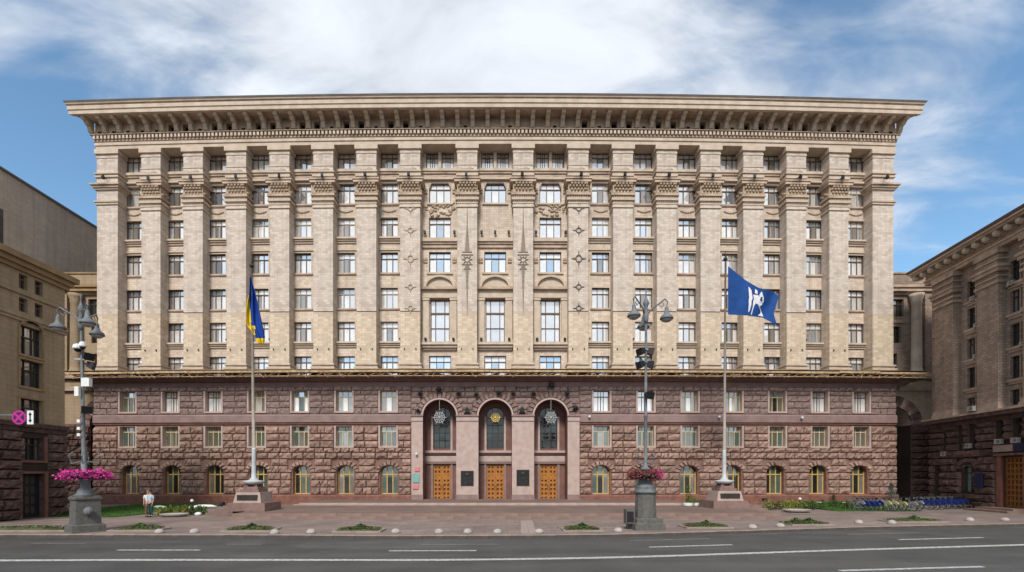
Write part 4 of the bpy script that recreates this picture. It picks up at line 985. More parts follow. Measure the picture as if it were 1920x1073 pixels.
for (y0, z0, z1) in ((-.55, 15.75, 16.1), (-.35, 15.45, 15.745), (-.18, 15.2, 15.445), (-.12, 13.78, 13.95), (-.16, 12.35, 12.6), (-.1, 12.15, 12.347)):
    m = MB(); m.box(-9.5, -y0 if z0 > 15 else .1, y0, .05 if z0 < 15 else 3, z0, z1, CLB if z0 > 15 else TILE_L); ob('cornice_band', m, lb)
m = MB(); m.box(-9.5, .15, -.18, .05, 5.7, 5.98, GRAN_D); m.box(-9.5, .1, -.08, .05, 5.4, 5.69, GRAN_D); ob('belt_course', m, lb)
for (a, b_) in bays:
    for n_, (c, d_) in enumerate(LZ):
        simple_window(lb, a, b_, c, d_, FR_DK, [G_DK, G_MID, G_DK], transom=.62)
        m = MB(); m.box(a-.12, b_+.12, -.1, 0, c-.14, c, CLB)
        if n_ == 0:
            for k in range(10):
                t0, t1 = k/10, (k+1)/10; zc = lambda t_: .22*(1-(2*t_-1)**2)
                m.poly([(a+(b_-a)*t0, d_+zc(t0)), (a+(b_-a)*t1, d_+zc(t1)), (a+(b_-a)*t1, d_+zc(t1)+.12), (a+(b_-a)*t0, d_+zc(t0)+.12)], -.1, 0, CLB)
        else: m.box(a-.12, b_+.12, -.08, 0, d_, d_+.12, CLB)
        m.box(a-.12, a, -.06, 0, c, d_, CLB); m.box(b_, b_+.12, -.06, 0, c, d_, CLB); ob('window_surround', m, lb)
    for (c, d_) in ((14.15, 15.05), (12.75, 13.6)):
        simple_window(lb, a-.05, a+.5, c, d_, FR_BR, [G_DK], bars=(.5,)); simple_window(lb, b_-.5, b_+.05, c, d_, FR_BR, [G_DK], bars=(.5,))
    simple_window(lb, a+.08, b_+.08, 3.65, 5.05, FR_DK, [G_DK, G_DK, G_MID], bars=(.5, .8), depth=.35)
    m = MB(); m.box(b_+.08, b_+.3, -.1, .02, 3.5, 5.2, GR_IN); m.box(a-.05, b_+.08, -.1, .02, 3.5, 3.64, GR_IN); m.box(b_+.12, b_+.34, -.1, .02, 0, 2.95, GR_IN); m.box(a-.1, a+.08, -.1, .02, 0, 2.95, GR_IN); m.box(a+.08, b_+.12, -.1, .02, 2.81, 2.95, GR_IN); ob('stone_surround', m, lb)
    m = MB(); m.box(a+.08, b_+.12, .3, .36, .05, 2.8, IRON)
    for i in range(3):
        for j in range(4): m.box(a+.22+i*.38, a+.48+i*.38, .27, .3, .3+j*.62, .75+j*.62, FR_DK)
    ob('door', m, lb)
local_stones(lb, -9.5, -.02, [0, .62, 1.25, 1.9, 2.5, 3.05, 3.6, 4.2, 4.8, 5.38], [(h[0]-.15, h[1]+.3, h[2]-.1, h[3]+.1) for h in hl if h[2] < 5.5], 'dk', 170)
# far stones on the short end face
# ---- upper volume behind it
ub = thing('grey_tan_block', 'plain grey-tan brick block rising behind the ochre building on the left', 'building', (-44, 54, 0), radians(90))
m = MB(); m.box(-14, 0, 0, 12, 0, 29.9, TILE_GREY); ob('wall', m, ub)
m = MB(); m.box(-14, .1, -.15, 12, 29.91, 30.1, mat('zinc_coping', (.12, .11, .105), .6, .1)); ob('coping', m, ub)
m = MB(); m.box(-11.9, -10.35, -.03, .1, 23.0, 26.4, G_DK); m.box(-11.95, -10.3, -.06, .1, 22.85, 22.99, TILE_GREY); ob('window', m, ub)

# ---- the two connecting wings with their street arches
def wing(sx, label):
    o = thing('connecting_wing', label, 'building', (sx*38.6, 47.9, 0), 0); o.scale = (1.025, 1.025, 1.025)
    g = lambda a, b_: (min(sx*a, sx*b_), max(sx*a, sx*b_))
    TW = TILE_R if sx > 0 else TILE_L; AW = TILE_WR if sx > 0 else TILE_L
    def bx(mb, a, b_, y0, y1, z0, z1, m): q = g(a, b_); mb.box(q[0], q[1], y0, y1, z0, z1, m)
    m = MB(); hs_ = [(*g(-.1, 1.3), 17.85, 19.5), (*g(-.1, 1.0), 15.3, 16.9), (*g(-.1, .7), 12.9, 14.3)]
    q = g(-1.5, 6); holes_wall(m, q[0], q[1], 11.0, 22.0, 0, hs_, TW, .3, TW); ob('wall', m, o)
    m = MB(); q = g(-1.5, 6); m.box(q[0], q[1], .32, .4, 11, 22, BLACK); ob('dark_interior', m, o)
    for h_ in hs_: simple_window(o, h_[0], h_[1], h_[2], h_[3], FR_DK, [G_DK, G_MID, G_DK], transom=None or .7)
    for (y0, z0, z1) in ((-.1, 21.9, 22.05), (-.35, 20.55, 20.75), (-.5, 20.1, 20.3), (-.2, 19.85, 20.09), (-.1, 17.2, 17.5)):
        m = MB(); bx(m, -1.5, 6 if z0 > 19 else 1.45, y0, .02, z0, z1, TRIM_R if sx > 0 else CLB); ob('cornice_band', m, o)
    m = MB(); m.lathe((sx*2.15, -.42, 0), [(.55, 12.2), (.55, 12.5), (.46, 12.6), (.44, 13.0), (.40, 18.9), (.46, 19.0), (.42, 19.2), (.55, 19.5), (.6, 19.8)], TRIM if sx > 0 else TILE_L, 20); me = m.mesh('column', True); ob('column', me, o)
    m = MB(); bx(m, 2.95, 3.6, -.45, 0, 12.2, 19.84, TW); ob('pilaster', m, o)
    # arch wall
    r0, r1, zc, xc = 1.75, 2.75, 7.4, (-.3 if sx > 0 else -1.2); m = MB()
    y0, y1 = -.6, 0.0
    bx(m, xc-2.4, xc-r0, y0, y1+5, 0, zc, JOINT_D); bx(m, xc+r0, 6, y0, y1+5, 0, zc, JOINT_D)
    n = 14
    for k in range(n):
        a, b_ = pi*k/n, pi*(k+1)/n; pts = [(sx*(xc+r0*cos(a)), zc+r0*sin(a)), (sx*(xc+r0*cos(b_)), zc+r0*sin(b_)), (sx*(xc+r0*cos(b_)), 11.7), (sx*(xc+r0*cos(a)), 11.7)]
        m.poly(pts if sx < 0 else pts[::-1], y0, y1+5, AW)
    bx(m, xc+r0, 6, y0, y1+5, zc, 11.7, AW); bx(m, -2.7, xc-r0, y0, y1+5, zc, 11.7, AW)
    ob('arch_wall', m, o)
    for k in range(13):
        a, b_ = pi*(k+.06)/13, pi*(k+.94)/13; m = MB(); pts = [(sx*(xc+r0*cos(a)), zc+r0*sin(a)), (sx*(xc+r0*cos(b_)), zc+r0*sin(b_)), (sx*(xc+r1*cos(b_)), zc+r1*sin(b_)), (sx*(xc+r1*cos(a)), zc+r1*sin(a))]
        m.poly(pts, y0-.14-random.uniform(0, .05), y0+.02, GRAN_D if k % 2 else GRAN_U); ob('voussoir', m, o)
    m = MB(); bx(m, xc+r0, 6, y0-.15, y0+.01, 7.25, 7.5, GRAN_D); ob('impost', m, o)
    for (xa, xb) in ((xc+r0, 4.2),):
        q = g(xa, xb); local_stones(o, q[0], q[1], [0, .6, 1.2, 1.8, 2.4, 3.0, 3.6, 4.2, 4.8, 5.4, 6.0, 6.6, 7.25], [], 'dk', 60, y0)
    m = MB(); bx(m, -1.5, 4.0, -1.2, 0, 11.7, 12.1, TRIM_R); bx(m, .2, 3.7, -.9, -.6, 10.6, 11.0, TRIM_R)
    m.poly([(sx*.0, 10.7), (sx*3.6, 10.7), (sx*3.6, 11.3), (sx*2.4, 11.65), (sx*1.2, 11.35)][::(-1 if sx < 0 else 1)], -.85, -.6, TRIM if sx > 0 else TILE_L); ob('hood', m, o)
    m = MB(); bx(m, -3, 6, 9, 9.2, 0, 12, GRAN_D); ob('passage_end_wall', m, o)
wing(1, 'brown connecting wing with round column and street arch right of the long building')
wing(-1, 'ochre connecting wing half hidden behind the left street lamp, with a street arch')

# ---- right building
th = atan2(-.990, -.138)
rb = thing('brown_side_building', 'dark brown building with pilasters and air conditioners, side-on at the right edge', 'building', (39.75, 44.6, 0), th)
def RS(u):
    U = u-U0; return (39.75*F-44.6*U)/(F*.138-U*.99)
hl = []
RZ = [(17.1, 18.75), (14.8, 16.5), (12.3, 14.0), (9.9, 11.6), (7.95, 9.1)]
cols = []
for b0 in (4.0, 7.95, 11.9, 15.85):
    for (c, d_) in RZ: hl.append((b0-.05, b0+.72, c, d_)); hl.append((b0+.85, b0+1.6, c, d_))
for (c, d_) in RZ: hl.append((.35, .8, c, d_))
m = MB(); holes_wall(m, 0, 20, 7.45, 21.0, 0, hl, TILE_R, .3, TILE_R); ob('wall', m, rb)
gh = [(3.25, 3.75, 5.1, 6.6), (4.35, 4.95, 5.1, 6.6), (6.85, 7.55, 5.75, 7.0), (8.3, 8.95, 5.75, 7.0), (3.5, 4.7, 1.35, 3.55), (7.3, 9.1, .3, 4.1), (.55, 1.1, 1.0, 3.3), (1.6, 1.95, 4.9, 6.1)]
m = MB(); holes_wall(m, 0, 20, 0, 7.45, 0, gh, JOINT_D, .4, GRAN_D); ob('granite_wall', m, rb)
m = MB(); m.box(.1, 20, .42, .5, 0, 21, BLACK); ob('dark_interior', m, rb)
m = MB(); m.box(0, 20, .6, 14, 20.9, 21.0, TRIM_R); m.add([(0,0,0),(0,14,0),(0,14,21),(0,0,21)], [(0,1,2,3)], TILE_R); ob('roof', m, rb)
m = MB(); m.box(19.98, 20.3, 0, 14, 0, 7.4, GRAN_D); m.box(19.98, 20.3, 0, 14, 7.402, 21, TILE_R); m.box(0, 20, 13.7, 14, 0, 20.8, TILE_R); ob('end_wall', m, rb)
for h_ in hl: simple_window(rb, *h_, FR_DK, random.choice([[G_DK, G_MID], [G_MID, G_BLU], [G_MID, G_MID], [G_DK, G_CUR]]), bars=(.5,), transom=.72)
for h_ in gh[:4]+gh[7:]: simple_window(rb, *h_, FR_DK, [G_DK, G_MID], bars=(.5,))
for (xa, xb) in ((1.2, 3.3), (5.7, 7.65), (9.65, 11.6), (13.6, 15.55), (17.6, 19.6)):
    m = MB(); m.box(xa, xb, -.6, 0, 7.6, 20.0, TILE_R); p = ob('pilaster', m, rb)
    m = MB()
    for (z0, z1, q) in ((17.35, 17.55, .12), (17.8, 17.95, .08), (18.2, 18.5, .2), (18.5, 18.7, .3), (19.1, 19.25, .1), (19.6, 20.0, .16)): m.box(xa-q, xb+q, -.6-q, 0, z0, z1, TRIM_R)
    ob('capital', m, p); m = MB(); m.box(xa-.15, xb+.15, -.75, 0, 7.75, 8.0, TRIM_R); m.box(xa-.08, xb+.08, -.68, 0, 8.003, 8.3, TRIM_R); ob('pilaster_base', m, p)
rc = ob('cornice', None, rb)
for (y0, z0, z1, mm) in ((-.55, 20.0, 20.3, TRIM_R), (-.65, 20.3, 20.4, TRIM), (-.5, 20.4, 21.05, TRIM_R), (-1.35, 21.05, 21.25, TRIM_R), (-1.5, 21.25, 21.4, TRIM), (-1.6, 21.4, 21.6, mat('brown_gutter', (.09, .06, .045), .7, .2))):
    m = MB(); m.box(y0*.75+.35, 20, y0, 1, z0, z1-.002, mm); ob('cornice_band', m, rc)
m = MB(); m.box(-.16, .16, -.75, 0, -.3, 0, TRIM); m.ball((0, -.5, -.22), .26, TRIM, 8, 6, (.9, 1.3, .8)); BR2 = m.mesh('bracket')
for k in range(22): ob('bracket', BR2, rc, (-.4+k*.95, -.52, 21.04))
for b0 in (4.0, 7.95, 11.9, 15.85):
    for (c, d_) in RZ:
        m = MB(); m.box(b0-.2, b0+1.7, -.18, 0, c-.22, c-.02, TRIM_R); m.box(b0-.1, b0+1.6, -.1, 0, c-.4, c-.225, TRIM_R); ob('sill', m, rb)
m = MB(); m.box(-.1, 20, -.75, 0, 7.3, 7.6, GRAN_D); m.box(-.1, 20, -.85, 0, 7.6, 7.75, TRIM_R); m.box(0, 20, -.2, 0, 6.95, 7.297, GRAN_D); ob('belt_course', m, rb)
ac = MB(); ac.box(-.4, .4, -.38, -.06, 0, .55, CONC); ac.lathe((.1, -.39, .28), [(.0, 0)], WHITE, 8) if False else None
ac.poly([(.1+.2*cos(k*pi/6), .28+.2*sin(k*pi/6)) for k in range(12)], -.395, -.38, LAMPG); ac.box(-.3, -.26, -.36, 0, -.08, 0, IRON); ac.box(.26, .3, -.36, 0, -.08, 0, IRON); AC = ac.mesh('air_conditioner')
for (xx, z) in ((4.75, 17.0), (5.15, 14.7), (8.2, 16.9), (9.2, 12.1), (5.1, 12.2), (.7, 15.1), (.75, 12.6), (7.2, 5.1), (8.6, 5.1), (4.3, 4.95), (1.75, 4.4), (5.6, 7.85), (9.3, 14.6)):
    ob('air_conditioner', AC, rb, (xx, -.05 if z != 7.85 else -.75, z), scale=(.6, .6, .6) if z > 8 else (.72, .72, .72))
w = ob('arched_window', MB(), rb) if False else None
m = MB(); m.box(3.55, 3.6, .2, .27, 1.35, 3.5, FR_DK); m.box(4.6, 4.65, .2, .27, 1.35, 3.5, FR_DK); m.box(4.08, 4.12, .2, .27, 1.35, 3.5, FR_DK); m.box(3.5, 4.7, .19, .26, 2.9, 2.96, FR_DK); w = ob('arched_window', m, rb)
m = MB(); m.add([(3.5,.3,1.35),(4.1,.3,1.35),(4.1,.3,3.55),(3.5,.3,3.55)], [(0,1,2,3)], mat('pale_green_blind_glass', (.14, .2, .17), .3, .1)); m.add([(4.1,.3,1.35),(4.7,.3,1.35),(4.7,.3,3.55),(4.1,.3,3.55)], [(0,1,2,3)], G_DK); ob('glazing', m, w)
m = fan(4.1, 3.2, .72, 1.25, pi*.02, pi*.98, 9, GRAN_D, 0, .2, .8)
for k in range(10):
    a, b_ = pi*k/10, pi*(k+1)/10; m.add([(4.1+.62*cos(a), -.003, 3.1+.42*sin(a)), (4.1+.62*cos(b_), -.003, 3.1+.42*sin(b_)), (4.1+.62*cos(b_), -.003, 3.58), (4.1+.62*cos(a), -.003, 3.58)], [(0, 3, 2, 1)], GRAN_D)
ob('voussoir_arch', m, rb)
# wooden entrance
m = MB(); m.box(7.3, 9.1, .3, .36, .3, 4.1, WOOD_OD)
for k in range(6): xx = 7.36+k*.336; m.box(xx-.07, xx+.07, .2, .3, .3, 4.1, mat('brown_oak', (.22, .09, .025), .5, .2, 4) if k == 0 else bpy.data.materials['brown_oak'])
for k in range(10): z = .36+k*.41; m.box(7.3, 9.1, .21, .3, z-.07, z+.07, bpy.data.materials['brown_oak'])
ob('door', m, rb)
m = MB(); m.box(6.9, 7.3, -.15, .3, .1, 4.2, GR_PL); m.box(9.1, 9.6, -.15, .3, .1, 4.2, GR_PL); m.box(6.8, 9.8, -.3, .1, 4.2, 4.4, GRAN_D); ob('door_surround', m, rb)
m = MB(); m.box(6.95, 8.6, -.42, -.3, 4.5, 5.0, PLATE); ob('name_board', m, rb)
m = MB(); m.box(8.7, 9.5, -.42, -.3, 4.45, 5.05, NAVY); ob('name_board', m, rb)
m = MB(); m.box(5.3, 5.95, -.5, -.34, 1.7, 2.9, NAVY); ob('information_board', m, rb)
local_stones(rb, .02, 20, [0, .6, 1.2, 1.8, 2.4, 3.0, 3.6, 4.2, 4.8, 5.4, 6.0, 6.5, 6.95], [(a-.14, b_+.14, c, d_) for a, b_, c, d_ in gh]+[(2.85, 5.35, 3.0, 4.2), (6.8, 9.7, 0, 5.1)], 'dk', 240)
m = MB(); m.box(6.6, 9.9, -1.4, 0, 0, .28, GR_STEP); m.box(6.3, 10.2, -2.0, -1.403, 0, .14, GR_STEP); ob('door_step', m, rb)

# ================================================================== FLAGPOLES AND FLAGS
def flagpole(label, u0, y, zb, ztop, w, lean, facing=0):
    x = (u0-U0)/F*(y+w/2); o = thing('flagpole', label, 'flagpole', (x, y+w/2, zb), 0)
    m = MB(); a = w/2; m.box(-a-.28, a+.28, -a-.1, a+.5, 0, .55, GR_PED); ob('plinth', m, o)
    m = MB(); vs = []; b_ = a-.02; c_ = a-.16
    m.add([(-b_,-b_,.553),(b_,-b_,.553),(b_,b_,.553),(-b_,b_,.553),(-c_,-c_,1.25),(c_,-c_,1.25),(c_,c_,1.25),(-c_,c_,1.25)], [(0,3,2,1),(4,5,6,7),(0,1,5,4),(1,2,6,5),(2,3,7,6),(3,0,4,7)], GR_PED2); p = ob('pedestal', m, o)
    m = MB(); m.box(-c_+.12, c_-.12, -b_-.0, -c_+.06, .72, 1.08, BRONZE); ob('plaque', m, p)
    m = MB(); m.box(-.62, .62, -.62, .62, 1.253, 1.45, GR_PED); m.box(-.5, .5, -.5, .5, 1.453, 1.62, GR_PED)
    for k in range(4): q = k*pi/2+pi/4; m.box(.42*cos(q)-.1, .42*cos(q)+.1, .42*sin(q)-.1, .42*sin(q)+.1, 1.62, 1.85, GR_IN)
    ob('foot_blocks', m, o)
    m = MB(); m.lathe((0, 0, 1.75), [(.35, 0), (.62, .1), (.66, .2), (.66, .26), (.3, .32), (.17, .5), (.15, .9), (.13, 2.4), (.12, 2.5)], POLEB, 16); ob('collar', m.mesh('collar', True), o)
    m = MB(); m.tube([(0, 0, 4.0), (lean*.4, 0, 8), (lean, 0, ztop-zb)], [.115, .095, .05], POLEM, 10); ob('pole', m.mesh('pole', True), o)
    m = MB(); m.ball((lean, 0, ztop-zb+.1), .16, BRONZE, 10, 8); m.tube([(lean, 0, ztop-zb+.2), (lean, 0, ztop-zb+.75)], [.05, .01], BRONZE, 6); ob('finial', m, o)
    return o, x, y+w/2
fp1, fx1, fy1 = flagpole('weathered steel flagpole on a granite pedestal left of the portals, carrying the limp flag', 476, 32.4, .32, 16.9, 1.9, -.15)
fp2, fx2, fy2 = flagpole('weathered steel flagpole on a granite pedestal right of the portals, carrying the flying blue flag', 1358, 35.2, .32, 18.6, 1.95, .08)
def PT(u, v, y): return ((u-U0)/F*y, y, H+(V0-v)/F*y)
# limp two-coloured flag
m = MB(); rows, cls = 44, 16
Lc = [(518, 468, 469), (530, 468, 473), (550, 467, 479), (565, 463, 483), (585, 461.5, 487), (605, 462, 491.5), (613, 465, 493), (620, 471, 495), (632, 479, 497), (640, 481, 496), (646, 487, 494)]
def itp(v, k):
    for a, b_ in zip(Lc, Lc[1:]):
        if a[0] <= v <= b_[0]: q = (v-a[0])/(b_[0]-a[0]); return a[k]+(b_[k]-a[k])*q
    return Lc[-1][k]
vs = []; fs = [[], []]
for j in range(rows+1):
    v = 518+(646-518)*j/rows
    for i in range(cls+1):
        t_ = i/cls; u = itp(v, 1)+(itp(v, 2)-itp(v, 1))*t_; dd = .16*sin(t_*13+v*.03)*min(1, (v-515)/40)+.05*sin(t_*29+v*.05)
        vs.append(PT(u, v, fy1-.1+dd))
for j in range(rows):
    v = 518+(646-518)*(j+.5)/rows
    for i in range(cls):
        t_ = (i+.5)/cls; u = itp(v, 1)+(itp(v, 2)-itp(v, 1))*t_
        yel = (v > 548 and u < 466.5+.07*(v-548)) or (v > 634+(495-u)*-.25 and v > 633) or (v > 612 and u < 478)
        a = j*(cls+1)+i; fs[1 if yel else 0].append((a, a+cls+1, a+cls+2, a+1))
m.add(vs, fs[0], UBLUE); k_ = m.mi(UYEL)
for f in fs[1]: m.f.append(list(f)); m.m.append(k_)
fo = ob('national_flag', m.mesh('national_flag', True), None, label='blue and yellow flag hanging limp on the left flagpole', cat='flag')
sm = fo.modifiers.new('s', 'SOLIDIFY'); sm.thickness = .012
# flying blue flag with white emblem
def flag2(s, t_, off=0):
    top = [(0, 499), (.35, 526), (.6, 540), (.85, 545), (1, 556)]; bot = [(0, 590), (.4, 592), (.7, 596), (.86, 604), (1, 611)]
    def f_(c, q):
        for a, b_ in zip(c, c[1:]):
            if a[0] <= q <= b_[0]: r = (q-a[0])/(b_[0]-a[0]); return a[1]+(b_[1]-a[1])*r
    u = 1365+ (96 if s < .5 else 93)*t_ - (7*max(0, t_-.8)*5*sin(pi*s)); v = f_(top, t_)*(1-s)+f_(bot, t_)*s
    yy = fy2-.05+.28*sin(t_*8+s*2.2)*t_+.07*sin(t_*23+s*5)*t_+off
    return PT(u, v, yy)
fl2 = thing('city_flag', 'large blue flag with a white winged emblem flying from the right flagpole', 'flag', (0, 0, 0))
m = MB(); n1_, n2_ = 36, 20; m.add([flag2(j/n2_, i/n1_) for j in range(n2_+1) for i in range(n1_+1)], [(j*(n1_+1)+i, (j+1)*(n1_+1)+i, (j+1)*(n1_+1)+i+1, j*(n1_+1)+i+1) for j in range(n2_) for i in range(n1_)], BLUEF)
ob('cloth', m.mesh('cloth', True), fl2)
m = MB()
def patch(poly):
    # polygon in flag coordinates (t, s), filled by horizontal slices so that it follows the folds
    ss = [p[1] for p in poly]; s0, s1 = min(ss), max(ss); n = 14
    def span(s):
        xs = []
        for (a, b_) in zip(poly, poly[1:]+poly[:1]):
            if (a[1]-s)*(b_[1]-s) < 0: xs.append(a[0]+(b_[0]-a[0])*(s-a[1])/(b_[1]-a[1]))
        xs.sort(); return xs
    for k in range(n):
        sa, sb = s0+(s1-s0)*(k+.001)/n, s0+(s1-s0)*(k+.999)/n; A, B = span(sa), span(sb)
        if len(A) >= 2 and len(B) >= 2:
            for off in (-.02, .02): m.add([flag2(sa, A[0], off), flag2(sb, B[0], off), flag2(sb, B[-1], off), flag2(sa, A[-1], off)], [(0, 1, 2, 3)], WCLOTH)
patch([(.40, .14), (.46, .20), (.48, .40), (.47, .66), (.43, .88), (.41, .90), (.42, .60), (.41, .35)])
patch([(.66, .10), (.70, .30), (.69, .55), (.64, .62), (.60, .40), (.62, .20)])
patch([(.53, .10), (.575, .12), (.58, .24), (.525, .24)])
patch([(.49, .28), (.60, .26), (.62, .52), (.66, .74), (.71, .95), (.64, .90), (.58, .80), (.53, .84), (.46, .95), (.50, .70), (.51, .48)])
ob('emblem', m, fl2)

# ================================================================== STREET LAMPS
def lamp(label, u, v, htop, az, lean, octag, red=False):
    gx, gy, _ = G(u, v); gx *= (gy+.6)/gy; o = thing('street_lamp', label, 'street lamp', (gx, gy+.6, 0))
    m = MB(); n = 8 if octag else 4
    def sq(prof, mm, nn, rot): 
        k = MB(); k.lathe((0, 0, 0), prof, mm, nn); k.v = [(x*cos(rot)-y*sin(rot), x*sin(rot)+y*cos(rot), z) for x, y, z in k.v]; return k
    if octag: p = sq([(.90, 0), (.90, .33), (.78, .38)], LAMPST, 4, pi/4+.95)
    else: p = sq([(1.05, 0), (1.05, .3), (.92, .34), (.92, .55), (.84, .58)], LAMPST, 4, pi/4+.05)
    ob('base_slab', p, o)
    if octag: p = sq([(.70, .38), (.65, 1.5), (.74, 1.55), (.74, 1.64), (.56, 1.74)], LAMPST, 4, pi/4+.95)
    else: p = sq([(.54, .58), (.50, 1.75), (.55, 1.8)], LAMPST, 12, 0)
    pd = ob('pedestal', p, o)
    if octag:
        m = MB(); m.lathe((0, 0, 0), [(.28, 0), (.28, .05), (.22, .06), (.22, .0)], LAMPG, 14); m.v = [(x, z, y) for x, y, z in m.v]
        mm = MB(); mm.ball((.50, -.42, 1.0), .2, LAMPG, 10, 6, (1, 1, 1)); ob('medallion', mm, pd)
        m = MB(); m.lathe((0, 0, 0), [(.5, 1.72), (.34, 1.82), (.3, 1.98), (.2, 2.1), (.2, 2.4), (.25, 2.52), (.3, 2.66), (.17, 2.8)], LAMPG, 16)
    else:
        m = MB(); m.lathe((0, 0, 0), [(.56, 1.8), (.56, 1.92), (.48, 1.98), (.52, 2.08), (.52, 2.16), (.32, 2.28), (.34, 2.45), (.2, 2.6), (.19, 2.95), (.27, 3.0), (.17, 3.1)], LAMPG, 16)
    ob('socket', m.mesh('socket', True), o)
    m = MB(); L_ = lambda z: (lean*z/htop, 0, z)
    m.tube([L_(2.7), L_(3.3), L_(3.35), L_(5.6), L_(5.65), L_(5.75), L_(htop-1.5), L_(htop-.3)], [.11, .13, .09, .08, .12, .075, .06, .05], LAMPG, 12); ob('column', m.mesh('column', True), o)
    for k in range(4):
        a = k*pi/2+.5; m = MB(); m.tube([(.15*cos(a), .15*sin(a), 3.35), (.5*cos(a), .5*sin(a), 3.25), (.62*cos(a), .62*sin(a), 3.6), (.45*cos(a), .45*sin(a), 3.8)], .035, LAMPG, 5); ob('scroll', m, o)
    hx = lean*(htop-.7)/htop
    m = MB(); m.lathe((hx, 0, htop-1.6), [(.07, 0), (.12, .2), (.14, .5), (.08, .75), (.11, .9), (.16, 1.02), (.07, 1.25), (.02, 1.5), (.045, 1.56), (.0, 1.85)], LAMPG, 12); ob('head', m.mesh('head', True), o)
    for (a, R_) in az:
        a = radians(a); ca, sa = cos(a), sin(a); z = htop-.75; A = MB()
        A.tube([(hx+.1*ca, .1*sa, z-.35), (hx+.35*ca, .35*sa, z-.1), (hx+R_*.7*ca, R_*.7*sa, z+.12), (hx+R_*.93*ca, R_*.93*sa, z+.28), (hx+(R_+.05)*ca, (R_+.05)*sa, z+.12), (hx+R_*ca, R_*sa, z-.1)], .038, LAMPG, 6)
        A.tube([(hx+R_*.6*ca, R_*.6*sa, z+.1), (hx+R_*.75*ca, R_*.75*sa, z-.12), (hx+R_*.88*ca, R_*.88*sa, z), (hx+R_*.8*ca, R_*.8*sa, z+.12)], .025, LAMPG, 5)
        ao = ob('arm', A, o)
        s = MB(); s.lathe((hx+R_*ca, R_*sa, z), [(.04, -.1), (.09, -.2), (.1, -.35), (.16, -.5), (.29, -.60), (.33, -.70), (.31, -.74), (.1, -.74)], LAMPG, 16); sh = ob('lamp_shade', s.mesh('lamp_shade', True), ao)
        s = MB(); s.ball((hx+R_*ca, R_*sa, z-.76), .26, CONC, 12, 6, (1, 1, .45)); ob('globe', s.mesh('globe', True), ao)
    return o, gx, gy+.6
def flood(par, x, z, sx, rot=0):
    m = MB(); m.box(-.05, .3, -.08, .08, -.04, .04, IRON); m.add([(.15,-.2,-.16),(.15,.2,-.16),(.15,.2,.16),(.15,-.2,.16),(.5,-.28,-.24),(.5,.28,-.24),(.5,.28,.2),(.5,-.28,.2)], [(0,1,2,3),(4,7,6,5),(0,4,5,1),(1,5,6,2),(2,6,7,3),(3,7,4,0)], IRON)
    ob('floodlight', m, par, (x, 0, z), (0, radians(15), rot), (.8, .8, .8))
l1, lx1, ly1 = lamp('ornate grey street lamp with three bell shades and a square pedestal at the left kerb', 160, 999.5, 11.2, ((180, 1.1), (-38, 1.15), (98, 1.15)), -.22, True)
l2, lx2, ly2 = lamp('ornate grey street lamp with round fluted pedestal at the kerb right of the portals', 1210, 994.5, 11.9, ((222, 1.1), (80, 1.1), (-20, .97)), .04, False)
flood(l1, -.05, 8.45, 1, radians(-20)); flood(l1, -.05, 8.05, 1, radians(25)); flood(l1, 0, 5.9, 1, radians(-40))
m = MB(); m.box(-.5, .02, -.03, .03, 8.2, 8.3, CONC); ob('bracket_bar', m, l1)
for (x, z, w_) in ((-.25, 8.75, .2), (.0, 8.85, .16)):
    m = MB(); m.lathe((x, -.15, z), [(.05, .2), (w_*.8, .15), (w_, 0), (w_*.9, -.05)], WHITE, 12); m.ball((x, -.15, z-.06), w_*.7, IRON, 8, 6); ob('dome_camera', m, l1)
m = MB(); m.box(.05, .42, -.3, -.1, 6.9, 7.3, WHITE); m.box(-.32, -.12, -.25, -.1, 6.45, 6.9, WHITE); ob('equipment_box', m, l1)
for z in (4.55, 4.85, 5.2): m = MB(); m.box(-.24, -.1, -.2, -.05, z, z+.14, WHITE); ob('socket_box', m, l1)
flood(l2, -.0, 8.95, 1, radians(200)); flood(l2, .0, 8.95, 1, radians(-10)); flood(l2, 0, 8.3, 1, radians(195)); flood(l2, .0, 8.3, 1, radians(-20)); flood(l2, 0, 6.75, 1, radians(-60))
m = MB(); m.box(-1.05, -.62, -.35, .15, .3, 1.0, LAMPST); m.box(-1.02, -.68, -.37, -.35, .38, .9, IRON); ob('meter_cabinet', m, l2)
def flower_ring(label, x, y, z, r, red, lampname):
    o = thing('flower_basket', label, 'flower basket', (x, y, z))
    m = MB(); m.tube([((r-.2)*cos(k*pi/10), (r-.2)*sin(k*pi/10), -.05) for k in range(21)], .17, IRON, 8); ob('trough', m, o)
    m = MB()
    for k in range(3600 if not red else 2600):
        a = random.uniform(0, 2*pi); q = random.gauss(0, .14); zq = random.gauss(.02, .10)
        pm = MAG if not red else (REDP if random.random() < .75 else LEAF_B)
        if not red and random.random() < .05: pm = LEAF
        if red and cos(a) > .5: pm = random.choice([MAG, REDP])
        if random.random() < (.2 if red else .08): zq -= abs(random.gauss(0, .1)); pm = random.choice([LEAF, LEAF_B, pm])
        m.leaf(((r-.15+q)*cos(a), (r-.15+q)*sin(a), zq-.25*max(0, q)), random.uniform(.04, .065), pm)
    ob('blossoms', m, o, kind='stuff')
flower_ring('ring of bright magenta petunias round the left street lamp', lx1+.02, ly1, 2.72, .88, False, 0)
flower_ring('ring of fading dull red flowers round the right street lamp', lx2-.02, ly2, 2.74, .80, True, 0)

